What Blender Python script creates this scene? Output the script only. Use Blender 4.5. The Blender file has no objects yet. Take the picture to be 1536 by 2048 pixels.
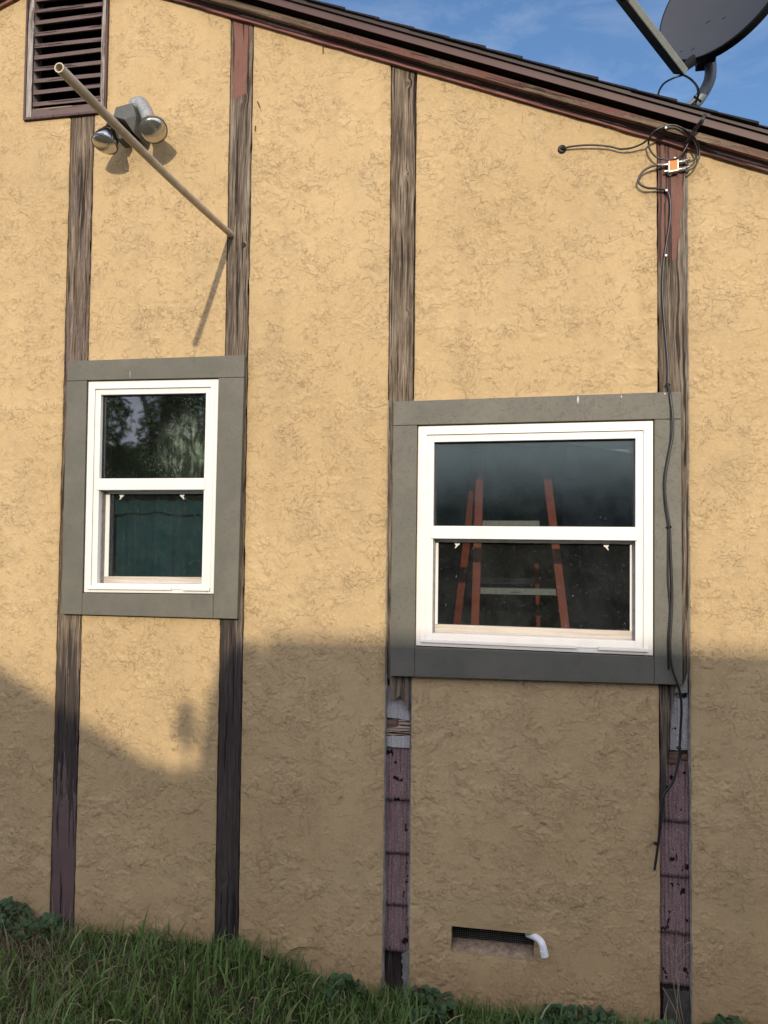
import bpy, bmesh, math, random
import numpy as np
from mathutils import Vector, Matrix, noise as mnoise

SC = bpy.context.scene
COL = SC.collection
R_ = math.radians
random.seed(7)
rng = np.random.default_rng(11)

# ------------------------------------------------------------------ camera
F_PX = 1650.0
CAM_R = np.array([[0.98195605, 0.00163867, -0.18910218],
                  [0.18884931, 0.04391764, 0.98102354],
                  [0.00991249, -0.99903381, 0.04281573]])     # rows: wall-right, into-wall, up (camera x right, y down, z forward)
CAM_P = np.array([0.0, -3.1, 0.0])
cam_d = bpy.data.cameras.new("camera")
cam = bpy.data.objects.new("camera", cam_d)
COL.objects.link(cam)
SC.camera = cam
cr, cd, cf = CAM_R[:, 0], CAM_R[:, 1], CAM_R[:, 2]
cam.matrix_world = Matrix(((cr[0], -cd[0], -cf[0], CAM_P[0]), (cr[1], -cd[1], -cf[1], CAM_P[1]),
                           (cr[2], -cd[2], -cf[2], CAM_P[2]), (0, 0, 0, 1)))
cam_d.sensor_fit = 'VERTICAL'
cam_d.sensor_height = 36.0
cam_d.lens = F_PX / 2048 * 36.0
cam_d.clip_start = 0.05
cam_d.clip_end = 500

SUN = Vector((0.148, -1.0, 0.30)).normalized()          # towards the sun
ELEV = math.asin(SUN.z)
# ------------------------------------------------------------------ world
world = bpy.data.worlds.new("World")
SC.world = world
world.use_nodes = True
wn = world.node_tree
wn.nodes.clear()
w_out = wn.nodes.new('ShaderNodeOutputWorld')
w_bg = wn.nodes.new('ShaderNodeBackground')
w_sky = wn.nodes.new('ShaderNodeTexSky')
w_sky.sky_type = 'NISHITA'
w_sky.sun_disc = False
w_sky.sun_elevation = ELEV
w_sky.sun_rotation = math.atan2(SUN.x, SUN.y)
w_sky.air_density = 1.0
w_sky.dust_density = 0.4
w_sky.ozone_density = 4.0
w_bg.inputs['Strength'].default_value = 0.122
tc = wn.nodes.new('ShaderNodeTexCoord')
mp = wn.nodes.new('ShaderNodeMapping')
mp.inputs['Scale'].default_value = (1.0, 1.0, 2.6)
mp.inputs['Rotation'].default_value = (0.3, 0.5, 0.2)
wnz = wn.nodes.new('ShaderNodeTexNoise')
wnz.inputs['Scale'].default_value = 4.5
wnz.inputs['Detail'].default_value = 8
wnz.inputs['Roughness'].default_value = 0.62
wnz.inputs['Distortion'].default_value = 0.5
wmr = wn.nodes.new('ShaderNodeMapRange')
wmr.inputs[1].default_value = 0.44
wmr.inputs[2].default_value = 0.78
wmr.inputs[4].default_value = 0.32
wmx = wn.nodes.new('ShaderNodeMix')
wmx.data_type = 'RGBA'
wmx.inputs[7].default_value = (5.2, 5.6, 6.2, 1)
# unseen bright cloud added behind the photographer to lift the wall's shade
wsx = wn.nodes.new('ShaderNodeSeparateXYZ')
wm2 = wn.nodes.new('ShaderNodeMapRange')
wm2.interpolation_type = 'SMOOTHSTEP'
wm2.inputs[1].default_value = 0.10
wm2.inputs[2].default_value = -0.45
wn2 = wn.nodes.new('ShaderNodeTexNoise')
wn2.inputs['Scale'].default_value = 2.6
wn2.inputs['Detail'].default_value = 8
wn2.inputs['Roughness'].default_value = 0.55
wm3 = wn.nodes.new('ShaderNodeMapRange')
wm3.interpolation_type = 'SMOOTHSTEP'
wm3.inputs[1].default_value = 0.36
wm3.inputs[2].default_value = 0.52
wmm = wn.nodes.new('ShaderNodeMath')
wmm.operation = 'MULTIPLY'
wmx2 = wn.nodes.new('ShaderNodeMix')
wmx2.data_type = 'RGBA'
wmx2.inputs[7].default_value = (10.9, 10.8, 12.7, 1)
wn.links.new(tc.outputs['Generated'], mp.inputs[0])
wn.links.new(mp.outputs[0], wnz.inputs['Vector'])
wn.links.new(wnz.outputs[0], wmr.inputs[0])
wn.links.new(wmr.outputs[0], wmx.inputs[0])
wn.links.new(w_sky.outputs[0], wmx.inputs[6])
wn.links.new(tc.outputs['Generated'], wsx.inputs[0])
wn.links.new(wsx.outputs[1], wm2.inputs[0])
wn.links.new(mp.outputs[0], wn2.inputs['Vector'])
wn.links.new(wn2.outputs[0], wm3.inputs[0])
wn.links.new(wm2.outputs[0], wmm.inputs[0])
wn.links.new(wm3.outputs[0], wmm.inputs[1])
wn.links.new(wmm.outputs[0], wmx2.inputs[0])
wn.links.new(wmx.outputs[2], wmx2.inputs[6])
wn.links.new(wmx2.outputs[2], w_bg.inputs['Color'])
wn.links.new(w_bg.outputs[0], w_out.inputs['Surface'])
# ------------------------------------------------------------------ sun
sd = bpy.data.lights.new("sun", 'SUN')
sd.energy = 2.7
sd.angle = R_(0.7)
sd.color = (1.0, 0.87, 0.69)
so = bpy.data.objects.new("sun", sd)
COL.objects.link(so)
so.rotation_euler = SUN.to_track_quat('Z', 'Y').to_euler()
so.location = (2, -12, 8)
# ------------------------------------------------------------------ view
SC.view_settings.view_transform = 'Standard'
SC.view_settings.look = 'None'
SC.view_settings.exposure = 0.45
SC.view_settings.gamma = 1.0


# ================================================================== helpers
def W(px, py, y=0.0):
    """world point seen at photo pixel (1536x2048) on the plane Y=y (y=0: stucco face)"""
    d = CAM_R @ np.array([px - 768.0, py - 1024.0, F_PX])
    t = (y - CAM_P[1]) / d[1]
    p = CAM_P + t * d
    return Vector((float(p[0]), float(p[1]), float(p[2])))


def tag(o, label=None, cat=None, group=None, kind=None):
    for k, v in (('label', label), ('category', cat), ('group', group), ('kind', kind)):
        if v:
            o[k] = v
    return o


def empty(name, loc=(0, 0, 0), label=None, cat=None, group=None, parent=None):
    o = bpy.data.objects.new(name, None)
    o.empty_display_size = 0.1
    COL.objects.link(o)
    o.location = loc
    if parent:
        o.parent = parent
    return tag(o, label, cat, group)


def setpar(o, parent):
    o.parent = parent
    m = Matrix.Identity(4)
    p = parent
    chain = []
    while p:
        chain.append(p)
        p = p.parent
    for q in reversed(chain):
        m = m @ Matrix.LocRotScale(q.location, q.rotation_euler, q.scale)
    o.location = -m.translation          # parents are unrotated empties: keep world coordinates
    return o


class MB:
    def __init__(self):
        self.v, self.f, self.c = [], [], []

    def quad(self, pts):
        b = len(self.v)
        self.v += [tuple(p) for p in pts]
        self.f.append(tuple(range(b, b + len(pts))))

    def hexa(self, p):
        """8 points: 0-3 front loop, 4-7 back loop"""
        b = len(self.v)
        self.v += [tuple(q) for q in p]
        for a in ((0, 1, 2, 3), (7, 6, 5, 4), (0, 4, 5, 1), (1, 5, 6, 2), (2, 6, 7, 3), (3, 7, 4, 0)):
            self.f.append(tuple(b + i for i in a))

    def box(self, x0, x1, y0, y1, z0, z1):
        self.hexa([(x0, y0, z0), (x1, y0, z0), (x1, y0, z1), (x0, y0, z1),
                   (x0, y1, z0), (x1, y1, z0), (x1, y1, z1), (x0, y1, z1)])

    def prism(self, pts, y0, y1):
        """outline in x,z extruded in y"""
        b = len(self.v)
        n = len(pts)
        self.v += [(p[0], y0, p[1]) for p in pts] + [(p[0], y1, p[1]) for p in pts]
        self.f.append(tuple(b + i for i in range(n)))
        self.f.append(tuple(b + n + i for i in reversed(range(n))))
        for i in range(n):
            j = (i + 1) % n
            self.f.append((b + i, b + n + i, b + n + j, b + j))

    def tube(self, pts, r, n=10, caps=True, r_in=None):
        pts = [Vector(p) for p in pts]
        rs = r if isinstance(r, (list, tuple)) else [r] * len(pts)
        T = []
        for i in range(len(pts)):
            a = pts[max(i - 1, 0)]
            c = pts[min(i + 1, len(pts) - 1)]
            T.append((c - a).normalized())
        u = T[0].orthogonal().normalized()
        rings = []
        for i, p in enumerate(pts):
            u = (u - T[i] * u.dot(T[i])).normalized()
            w = T[i].cross(u)
            b = len(self.v)
            for k in range(n):
                a = 2 * math.pi * k / n
                self.v.append(tuple(p + (u * math.cos(a) + w * math.sin(a)) * rs[i]))
            rings.append(b)
        for i in range(len(rings) - 1):
            for k in range(n):
                k2 = (k + 1) % n
                self.f.append((rings[i] + k, rings[i] + k2, rings[i + 1] + k2, rings[i + 1] + k))
        if caps:
            self.f.append(tuple(rings[0] + k for k in reversed(range(n))))
            self.f.append(tuple(rings[-1] + k for k in range(n)))
        return self

    def disc_lathe(self, origin, axis, prof, n=28):
        """profile list of (along, radius) revolved about axis"""
        ax = Vector(axis).normalized()
        u = ax.orthogonal().normalized()
        w = ax.cross(u)
        o = Vector(origin)
        rings = []
        for (s, r) in prof:
            b = len(self.v)
            for k in range(n):
                a = 2 * math.pi * k / n
                self.v.append(tuple(o + ax * s + (u * math.cos(a) + w * math.sin(a)) * r))
            rings.append(b)
        for i in range(len(rings) - 1):
            for k in range(n):
                k2 = (k + 1) % n
                self.f.append((rings[i] + k, rings[i] + k2, rings[i + 1] + k2, rings[i + 1] + k))
        return self

    def build(self, name, m, parent=None, smooth=False, bevel=0, label=None, cat=None, group=None, kind=None, auto=None):
        me = bpy.data.meshes.new(name)
        me.from_pydata(self.v, [], self.f)
        bm = bmesh.new()
        bm.from_mesh(me)
        bmesh.ops.recalc_face_normals(bm, faces=bm.faces)
        bm.to_mesh(me)
        bm.free()
        me.materials.append(m)
        if smooth:
            for p in me.polygons:
                p.use_smooth = True
        if auto:
            me.shade_smooth() if hasattr(me, 'shade_smooth') else None
            try:
                me.set_sharp_from_angle(angle=R_(auto))
            except Exception:
                pass
        o = bpy.data.objects.new(name, me)
        COL.objects.link(o)
        if bevel:
            md = o.modifiers.new("bevel", 'BEVEL')
            md.width = bevel
            md.segments = 2
            md.limit_method = 'ANGLE'
        if parent:
            setpar(o, parent)
        return tag(o, label, cat, group, kind)


def smooth_path(pts, sub=8, closed=False):
    """Catmull-Rom"""
    P = [Vector(p) for p in pts]
    n = len(P)
    out = []
    rngi = range(n) if closed else range(n - 1)
    for i in rngi:
        if closed:
            a, b, c, d = P[(i - 1) % n], P[i], P[(i + 1) % n], P[(i + 2) % n]
        else:
            a, b, c, d = P[max(i - 1, 0)], P[i], P[i + 1], P[min(i + 2, n - 1)]
        for k in range(sub):
            t = k / sub
            out.append(0.5 * ((2 * b) + (c - a) * t + (2 * a - 5 * b + 4 * c - d) * t * t + (3 * b - a - 3 * c + d) * t ** 3))
    out.append(P[0] if closed else P[-1])
    return out


def Wp(lst, y):
    return [W(p[0], p[1], p[2] if len(p) > 2 else y) for p in lst]


# ================================================================== node DSL
class NG:
    def __init__(self, name):
        self.m = bpy.data.materials.new(name)
        self.m.use_nodes = True
        self.t = self.m.node_tree
        self.t.nodes.clear()
        self.out = self.t.nodes.new('ShaderNodeOutputMaterial')
        self.tc = self.t.nodes.new('ShaderNodeTexCoord')
        self.geo = None
        self.P = self.world()

    def world(self):
        g = self.t.nodes.new('ShaderNodeNewGeometry')
        self.geo = g
        return g.outputs['Position']

    def ln(self, s, i):
        if hasattr(s, 'is_output') or isinstance(s, bpy.types.NodeSocket):
            self.t.links.new(s, i)
        else:
            if i.type == 'RGBA' and isinstance(s, (tuple, list)) and len(s) == 3:
                s = (*s, 1)
            i.default_value = s

    def noise(self, v, scale, detail=3, rough=0.5, dist=0.0, out=0):
        n = self.t.nodes.new('ShaderNodeTexNoise')
        self.ln(v, n.inputs['Vector'])
        n.inputs['Scale'].default_value = scale
        n.inputs['Detail'].default_value = detail
        n.inputs['Roughness'].default_value = rough
        n.inputs['Distortion'].default_value = dist
        return n.outputs[out]

    def vor(self, v, scale, feature='F1'):
        n = self.t.nodes.new('ShaderNodeTexVoronoi')
        n.feature = feature
        self.ln(v, n.inputs['Vector'])
        n.inputs['Scale'].default_value = scale
        return n.outputs[0]

    def math(self, op, a, b=0.0, c=0.0, clamp=False):
        n = self.t.nodes.new('ShaderNodeMath')
        n.operation = op
        n.use_clamp = clamp
        self.ln(a, n.inputs[0])
        self.ln(b, n.inputs[1])
        self.ln(c, n.inputs[2])
        return n.outputs[0]

    def vm(self, op, a, b=(0, 0, 0), s=None):
        n = self.t.nodes.new('ShaderNodeVectorMath')
        n.operation = op
        self.ln(a, n.inputs[0])
        self.ln(b, n.inputs[1])
        if s is not None:
            self.ln(s, n.inputs['Scale'])
        return n.outputs['Value'] if op in ('LENGTH', 'DOT_PRODUCT', 'DISTANCE') else n.outputs[0]

    def sep(self, v):
        n = self.t.nodes.new('ShaderNodeSeparateXYZ')
        self.ln(v, n.inputs[0])
        return n.outputs

    def mr(self, f, a, b, c=0.0, d=1.0, smooth=False):
        n = self.t.nodes.new('ShaderNodeMapRange')
        n.interpolation_type = 'SMOOTHSTEP' if smooth else 'LINEAR'
        self.ln(f, n.inputs[0])
        for k, x in zip((1, 2, 3, 4), (a, b, c, d)):
            self.ln(x, n.inputs[k])
        return n.outputs[0]

    def ramp(self, f, stops):
        n = self.t.nodes.new('ShaderNodeValToRGB')
        e = n.color_ramp.elements
        while len(e) < len(stops):
            e.new(0.5)
        for el, (p, c) in zip(e, stops):
            el.position = p
            el.color = (*c, 1) if len(c) == 3 else c
        self.ln(f, n.inputs[0])
        return n.outputs[0]

    def mix(self, f, a, b, blend='MIX'):
        n = self.t.nodes.new('ShaderNodeMix')
        n.data_type = 'RGBA'
        n.blend_type = blend
        self.ln(f, n.inputs[0])
        self.ln(a, n.inputs[6])
        self.ln(b, n.inputs[7])
        return n.outputs[2]

    def bump(self, h, strength=1.0, dist=0.002, nrm=None):
        n = self.t.nodes.new('ShaderNodeBump')
        n.inputs['Strength'].default_value = strength
        n.inputs['Distance'].default_value = dist
        self.ln(h, n.inputs['Height'])
        if nrm is not None:
            self.ln(nrm, n.inputs['Normal'])
        return n.outputs[0]

    def prin(self, col, rough=0.8, metal=0.0, nrm=None, spec=0.3, **k):
        n = self.t.nodes.new('ShaderNodeBsdfPrincipled')
        self.ln(col, n.inputs['Base Color'])
        self.ln(rough, n.inputs['Roughness'])
        self.ln(metal, n.inputs['Metallic'])
        n.inputs['Specular IOR Level'].default_value = spec
        if nrm is not None:
            self.ln(nrm, n.inputs['Normal'])
        for a, b in k.items():
            self.ln(b, n.inputs[a])
        return n.outputs[0]

    def done(self, s):
        self.t.links.new(s, self.out.inputs['Surface'])
        return self.m


def m_plain(name, col, rough=0.6, metal=0.0, var=0.15, scale=40, bump=0.0, bscale=300, spec=0.3, coat=None):
    g = NG(name)
    n = g.noise(g.P, scale, 5, 0.6)
    c = g.mix(g.mr(n, 0.3, 0.7, 0, 1), tuple(x * (1 - var) for x in col), tuple(min(1, x * (1 + var)) for x in col))
    nrm = None
    if bump:
        nrm = g.bump(g.noise(g.P, bscale, 3, 0.6), 1.0, bump)
    return g.done(g.prin(c, rough, metal, nrm, spec))


def m_stucco():
    g = NG('stucco')
    P = g.P
    wv = g.vm('SUBTRACT', g.noise(P, 8, 3, 0.6, out=1), (0.5, 0.5, 0.5))
    Pd = g.vm('ADD', P, g.vm('SCALE', wv, s=0.11))
    wv2 = g.vm('SUBTRACT', g.noise(P, 55, 3, 0.6, out=1), (0.5, 0.5, 0.5))
    Pd = g.vm('ADD', Pd, g.vm('SCALE', wv2, s=0.016))
    # trowelled plateaus: stepped "coastlines" of two fields, edges fading in and out
    def steps(field, levels, w):
        tot, line = None, None
        for t in levels:
            st_ = g.mr(field, t - w, t + w, 0, 1, True)
            ln_ = g.mr(g.math('ABSOLUTE', g.math('SUBTRACT', field, t - w)), 0, w * 2.2, 1, 0)
            tot = st_ if tot is None else g.math('ADD', tot, st_)
            line = ln_ if line is None else g.math('MAXIMUM', line, ln_)
        return tot, line
    fa = g.noise(g.vm('MULTIPLY', Pd, (1.0, 1.0, 1.25)), 3.4, 8, 0.60)
    ha, la = steps(fa, (0.44, 0.505, 0.57), 0.0032)
    fb = g.noise(g.vm('ADD', Pd, (7.3, 1.1, 3.7)), 8.0, 6, 0.62)
    hb, lb_ = steps(fb, (0.45, 0.52, 0.59), 0.006)
    fc = g.noise(g.vm('ADD', Pd, (1.3, 9.1, 5.7)), 26, 4, 0.6)
    hc, lc = steps(fc, (0.46, 0.56), 0.014)
    q1 = g.mr(g.noise(g.vm('ADD', P, (3, 0, 8)), 10, 3, 0.6), 0.42, 0.60, 0.15, 1, True)
    q2 = g.mr(g.noise(g.vm('ADD', P, (9, 0, 2)), 6, 4, 0.6), 0.46, 0.60, 0.0, 1, True)
    q3 = g.mr(g.noise(g.vm('ADD', P, (5, 0, 5)), 5.0, 5, 0.65), 0.48, 0.62, 0.0, 1, True)
    rough = g.mr(g.noise(g.vm('ADD', P, (2, 0, 1)), 4.2, 5, 0.62), 0.40, 0.62, 0.15, 1.0, True)
    fineb = g.noise(P, 105, 3, 0.62)
    med = g.noise(Pd, 34, 4, 0.62)
    grit = g.noise(P, 420, 2, 0.6)
    h = g.math('MULTIPLY', g.math('MULTIPLY', ha, q1), 0.34)
    h = g.math('ADD', h, g.math('MULTIPLY', g.math('MULTIPLY', hb, q2), 0.26))
    h = g.math('ADD', h, g.math('MULTIPLY', g.math('MULTIPLY', hc, q3), 0.15))
    h = g.math('ADD', h, g.math('MULTIPLY', g.math('MULTIPLY', med, rough), 0.42))
    h = g.math('ADD', h, g.math('MULTIPLY', g.math('MULTIPLY', fineb, rough), 0.34))
    h = g.math('ADD', h, g.math('MULTIPLY', grit, 0.13))
    nrm = g.bump(h, 1.0, 0.0050)
    # colour: golden tan, worn paler on the high spots, crevice shade painted into the pits, dull weather blotches
    big = g.noise(P, 1.1, 5, 0.6)
    c = g.mix(g.mr(big, 0.35, 0.65), (0.420, 0.304, 0.156), (0.486, 0.357, 0.189))
    pit_shade = g.math('MULTIPLY', g.mr(med, 0.52, 0.32, 0, 1, True), rough)
    c = g.mix(g.math('MULTIPLY', pit_shade, 0.24), c, (0.30, 0.205, 0.105))
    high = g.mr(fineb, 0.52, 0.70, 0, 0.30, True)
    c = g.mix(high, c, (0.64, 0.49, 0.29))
    st = g.noise(g.vm('MULTIPLY', P, (2.2, 1, 0.9)), 2.4, 6, 0.66)
    speck = g.mr(g.noise(P, 46, 5, 0.7), 0.38, 0.62, 0.2, 1)
    grime = g.math('MULTIPLY', g.mr(st, 0.47, 0.72, 0, 0.40, True), speck)
    sx, sy, sz = g.sep(P)
    c = g.mix(grime, c, (0.325, 0.255, 0.155))
    ww = g.noise(g.vm('MULTIPLY', P, (9, 1, 0.7)), 1.0, 4, 0.6)       # faint vertical rain washes
    c = g.mix(g.mr(ww, 0.52, 0.72, 0, 0.22, True), c, (0.34, 0.235, 0.12))
    lip_shade = g.math('ADD', g.math('MULTIPLY', la, q1), g.math('MULTIPLY', lb_, q2))
    lip_shade = g.math('ADD', lip_shade, g.math('MULTIPLY', g.math('MULTIPLY', lc, q3), 0.5), clamp=True)
    c = g.mix(g.math('MULTIPLY', lip_shade, 0.30), c, (0.22, 0.14, 0.07))  # dark line along each ledge: relief shade put into the colour
    k0 = W(1404, 1695)
    kd = g.vm('LENGTH', g.vm('SUBTRACT', P, (k0.x, 0, k0.z)))
    kn_ = g.mr(g.math('ADD', kd, g.math('MULTIPLY', med, 0.05)), 0.02, 0.055, 0.55, 0, True)
    c = g.mix(kn_, c, (0.12, 0.07, 0.04))
    # soil splash and reddish staining above the ground, wandering top edge
    splash = g.mr(g.math('ADD', sz, g.math('MULTIPLY', st, -0.5)), -1.98, -1.55, 0.36, 0, True)
    c = g.mix(splash, c, (0.33, 0.185, 0.085))
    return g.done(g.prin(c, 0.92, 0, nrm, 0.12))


def m_wood(name, base=((0.034, 0.025, 0.018), (0.118, 0.092, 0.066), (0.27, 0.225, 0.17)), paint=(0.205, 0.098, 0.082),
           zr=(), knots=(), seed=0.0, axis='z', wear=0.5, extra=None, rot=None, cracks=True):
    """zr: list of (z, paint_amount) from low to high"""
    g = NG(name)
    Pr = g.P
    if axis == 'rake':      # grain follows the sloping eave
        qx, qy, qz = g.sep(g.P)
        cb = g.t.nodes.new('ShaderNodeCombineXYZ')
        g.ln(qx, cb.inputs[0])
        g.ln(qy, cb.inputs[1])
        g.ln(g.math('MULTIPLY_ADD', qx, 0.3935, qz), cb.inputs[2])
        Pr = cb.outputs[0]
        axis = 'x'
    P = g.vm('ADD', Pr, (seed, seed * 0.37, 0.0))
    kn = None
    for (kx, kz, kr) in knots:
        d = g.vm('LENGTH', g.vm('MULTIPLY', g.vm('SUBTRACT', Pr, (kx, 0, kz)), (1, 0, 0.72)))
        k = g.mr(d, kr * 0.3, kr * 3.2, 1, 0, True)
        kn = k if kn is None else g.math('MAXIMUM', kn, k)
        ring = g.math('SINE', g.math('MULTIPLY', d, 900.0))
        rr = g.math('MULTIPLY', g.mr(d, kr * 0.9, kr * 1.5, 1, 0, True), g.mr(ring, -1, 1, 0.2, 1))
        kn2 = rr if (kx, kz, kr) == knots[0] else g.math('MAXIMUM', kn2, rr)
    if kn is not None:
        P = g.vm('ADD', P, g.vm('MULTIPLY', g.vm('SUBTRACT', (0, 0, 0), g.vm('SCALE', (0.012, 0, 0), s=kn)), (1, 1, 1)))
    if axis == 'z':
        sc1, sc2 = (250, 60, 8), (55, 20, 1.7)
    else:
        sc1, sc2 = (5, 60, 150), (1.1, 20, 38)
    wob = g.vm('SCALE', g.vm('SUBTRACT', g.noise(P, 7, 2, 0.5, out=1), (0.5, 0.5, 0.5)), s=0.012)
    Pw = g.vm('ADD', P, wob)
    fine = g.noise(g.vm('MULTIPLY', Pw, sc1), 1.0, 5, 0.62)
    wide = g.noise(g.vm('MULTIPLY', Pw, sc2), 1.0, 4, 0.6)
    mixn = g.math('ADD', g.math('MULTIPLY', fine, 0.62), g.math('MULTIPLY', wide, 0.38))
    col = g.ramp(mixn, [(0.38, base[0]), (0.49, base[1]), (0.62, base[2])])
    blot = g.noise(P, 6, 4, 0.6)
    col = g.mix(g.mr(blot, 0.45, 0.7, 0, 0.5), col, base[0])
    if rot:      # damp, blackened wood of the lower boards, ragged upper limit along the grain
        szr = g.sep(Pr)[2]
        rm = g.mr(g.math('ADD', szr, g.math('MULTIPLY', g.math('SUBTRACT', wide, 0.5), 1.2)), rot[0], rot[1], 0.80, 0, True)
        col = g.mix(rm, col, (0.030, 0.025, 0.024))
    crack = g.noise(g.vm('MULTIPLY', Pw, (85, 40, 2.4) if axis == 'z' else (2.4, 40, 85)), 1.0, 3, 0.5)
    ck = g.mr(crack, 0.365, 0.405, 1 if cracks else 0.0, 0, True)
    if kn is not None:
        col = g.mix(g.math('MULTIPLY', kn2, 0.8), col, (0.055, 0.032, 0.02))
    # paint remnants
    sx, sy, sz = g.sep(Pr)
    if zr:
        z0, z1 = zr[0][0], zr[-1][0]
        t = g.mr(sz, z0, z1, 0, 1)
        am = g.ramp(t, [((z - z0) / (z1 - z0), (a, a, a)) for z, a in zr])
    else:
        am = wear
    pn = g.noise(g.vm('MULTIPLY', P, (30, 10, 3.0) if axis == 'z' else (3, 10, 30)), 1.0, 6, 0.68)
    pm = g.math('ADD', g.math('MULTIPLY', pn, 0.75), g.math('MULTIPLY', fine, 0.25))
    if extra is not None:
        am = extra(g, sx, sy, sz, am)
    th = g.math('SUBTRACT', 0.78, g.math('MULTIPLY', am, 0.56))
    mask = g.mr(g.math('SUBTRACT', pm, th), -0.006, 0.006, 0, 1, True)
    pcol = g.mix(g.mr(blot, 0.3, 0.7), tuple(x * 0.85 for x in paint), tuple(x * 1.12 for x in paint))
    chalk = g.noise(g.P, 140, 3, 0.7)
    pcol = g.mix(g.mr(chalk, 0.5, 0.9, 0, 0.12), pcol, (0.36, 0.25, 0.22))
    edge = g.math('MULTIPLY', g.mr(g.math('ABSOLUTE', g.math('SUBTRACT', pm, th)), 0.004, 0.016, 1, 0), 0.35)
    col2 = g.mix(mask, col, pcol)
    col2 = g.mix(edge, col2, (0.40, 0.34, 0.28))
    col2 = g.mix(g.math('MULTIPLY', ck, 0.85), col2, (0.018, 0.012, 0.01))
    h = g.math('ADD', g.math('MULTIPLY', mixn, 1.0), g.math('MULTIPLY', mask, 0.55))
    h = g.math('SUBTRACT', h, g.math('MULTIPLY', ck, 0.9))
    return g.done(g.prin(col2, g.mr(mask, 0, 1, 0.9, 0.55), 0, g.bump(h, 1.0, 0.0032), 0.2))


def m_glass(name, refl=1.0, tint=(0.55, 0.60, 0.60), dust=0.04, drops=0.0, seed=0.0, swirl=False, refl_tint=None):
    g = NG(name)
    tr = g.t.nodes.new('ShaderNodeBsdfTransparent')
    tr.inputs[0].default_value = (*tint, 1)
    gl = g.t.nodes.new('ShaderNodeBsdfGlossy')
    gl.inputs['Roughness'].default_value = 0.028 if swirl else 0.015
    gl.inputs['Color'].default_value = (0.92, 0.96, 1.0, 1)
    wav = g.noise(g.P, 5, 2, 0.5)
    nb = g.bump(wav, 0.10, 0.003)
    g.ln(nb, gl.inputs['Normal'])
    fr = g.t.nodes.new('ShaderNodeFresnel')
    fr.inputs[0].default_value = 1.5
    f = g.math('MULTIPLY', fr.outputs[0], 2.0 * refl, clamp=True)
    mx = g.t.nodes.new('ShaderNodeMixShader')
    g.ln(f, mx.inputs[0])
    g.t.links.new(tr.outputs[0], mx.inputs[1])
    g.t.links.new(gl.outputs[0], mx.inputs[2])
    df = g.t.nodes.new('ShaderNodeBsdfDiffuse')
    df.inputs[0].default_value = (0.55, 0.58, 0.55, 1)
    Ps = g.vm('ADD', g.P, (seed, 0, seed))
    dn = g.noise(Ps, 9, 6, 0.7)
    spots = g.noise(g.vm('MULTIPLY', Ps, (1, 1, 0.55)), 230, 2, 0.5)
    sp = g.mr(spots, 0.70, 0.76, 0, 0.5, True)
    amt = g.math('MULTIPLY', g.mr(dn, 0.3, 0.75, 0.3, 1.6), dust)
    amt = g.math('ADD', amt, g.math('MULTIPLY', sp, 0.5))
    if drops:
        v = g.noise(g.vm('MULTIPLY', Ps, (260, 1, 90)), 1.0, 3, 0.6)
        dr = g.mr(v, 0.55, 0.68, 0, drops, True)
        mm = g.mr(g.noise(Ps, 7, 3, 0.6), 0.40, 0.58, 0.15, 1, True)
        amt = g.math('ADD', amt, g.math('MULTIPLY', dr, mm))
    if swirl:     # greenish streaky swirl towards the pane's lower right
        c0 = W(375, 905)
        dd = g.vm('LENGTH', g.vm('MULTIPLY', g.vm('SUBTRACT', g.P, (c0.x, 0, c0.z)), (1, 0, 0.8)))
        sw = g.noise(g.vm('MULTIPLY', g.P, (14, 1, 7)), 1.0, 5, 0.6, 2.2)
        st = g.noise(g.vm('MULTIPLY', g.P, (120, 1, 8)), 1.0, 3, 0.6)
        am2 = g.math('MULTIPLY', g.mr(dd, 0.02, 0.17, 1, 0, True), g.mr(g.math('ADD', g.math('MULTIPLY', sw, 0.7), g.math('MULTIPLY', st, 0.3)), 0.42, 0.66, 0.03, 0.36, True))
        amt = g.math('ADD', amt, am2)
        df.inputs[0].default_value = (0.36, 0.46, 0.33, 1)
    if refl_tint:      # teal reflection put into the pane's colour, stronger to the top
        szf = g.sep(g.P)[2]
        fm = g.mr(g.math('ADD', szf, g.math('MULTIPLY', g.math('SUBTRACT', dn, 0.5), 0.07)), refl_tint[0], refl_tint[1], 0, refl_tint[2], True)
        amt = g.math('ADD', amt, fm)
        df.inputs[0].default_value = (0.33, 0.44, 0.50, 1)
    mx2 = g.t.nodes.new('ShaderNodeMixShader')
    g.ln(amt, mx2.inputs[0])
    g.t.links.new(mx.outputs[0], mx2.inputs[1])
    g.t.links.new(df.outputs[0], mx2.inputs[2])
    return g.done(mx2.outputs[0])


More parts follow.
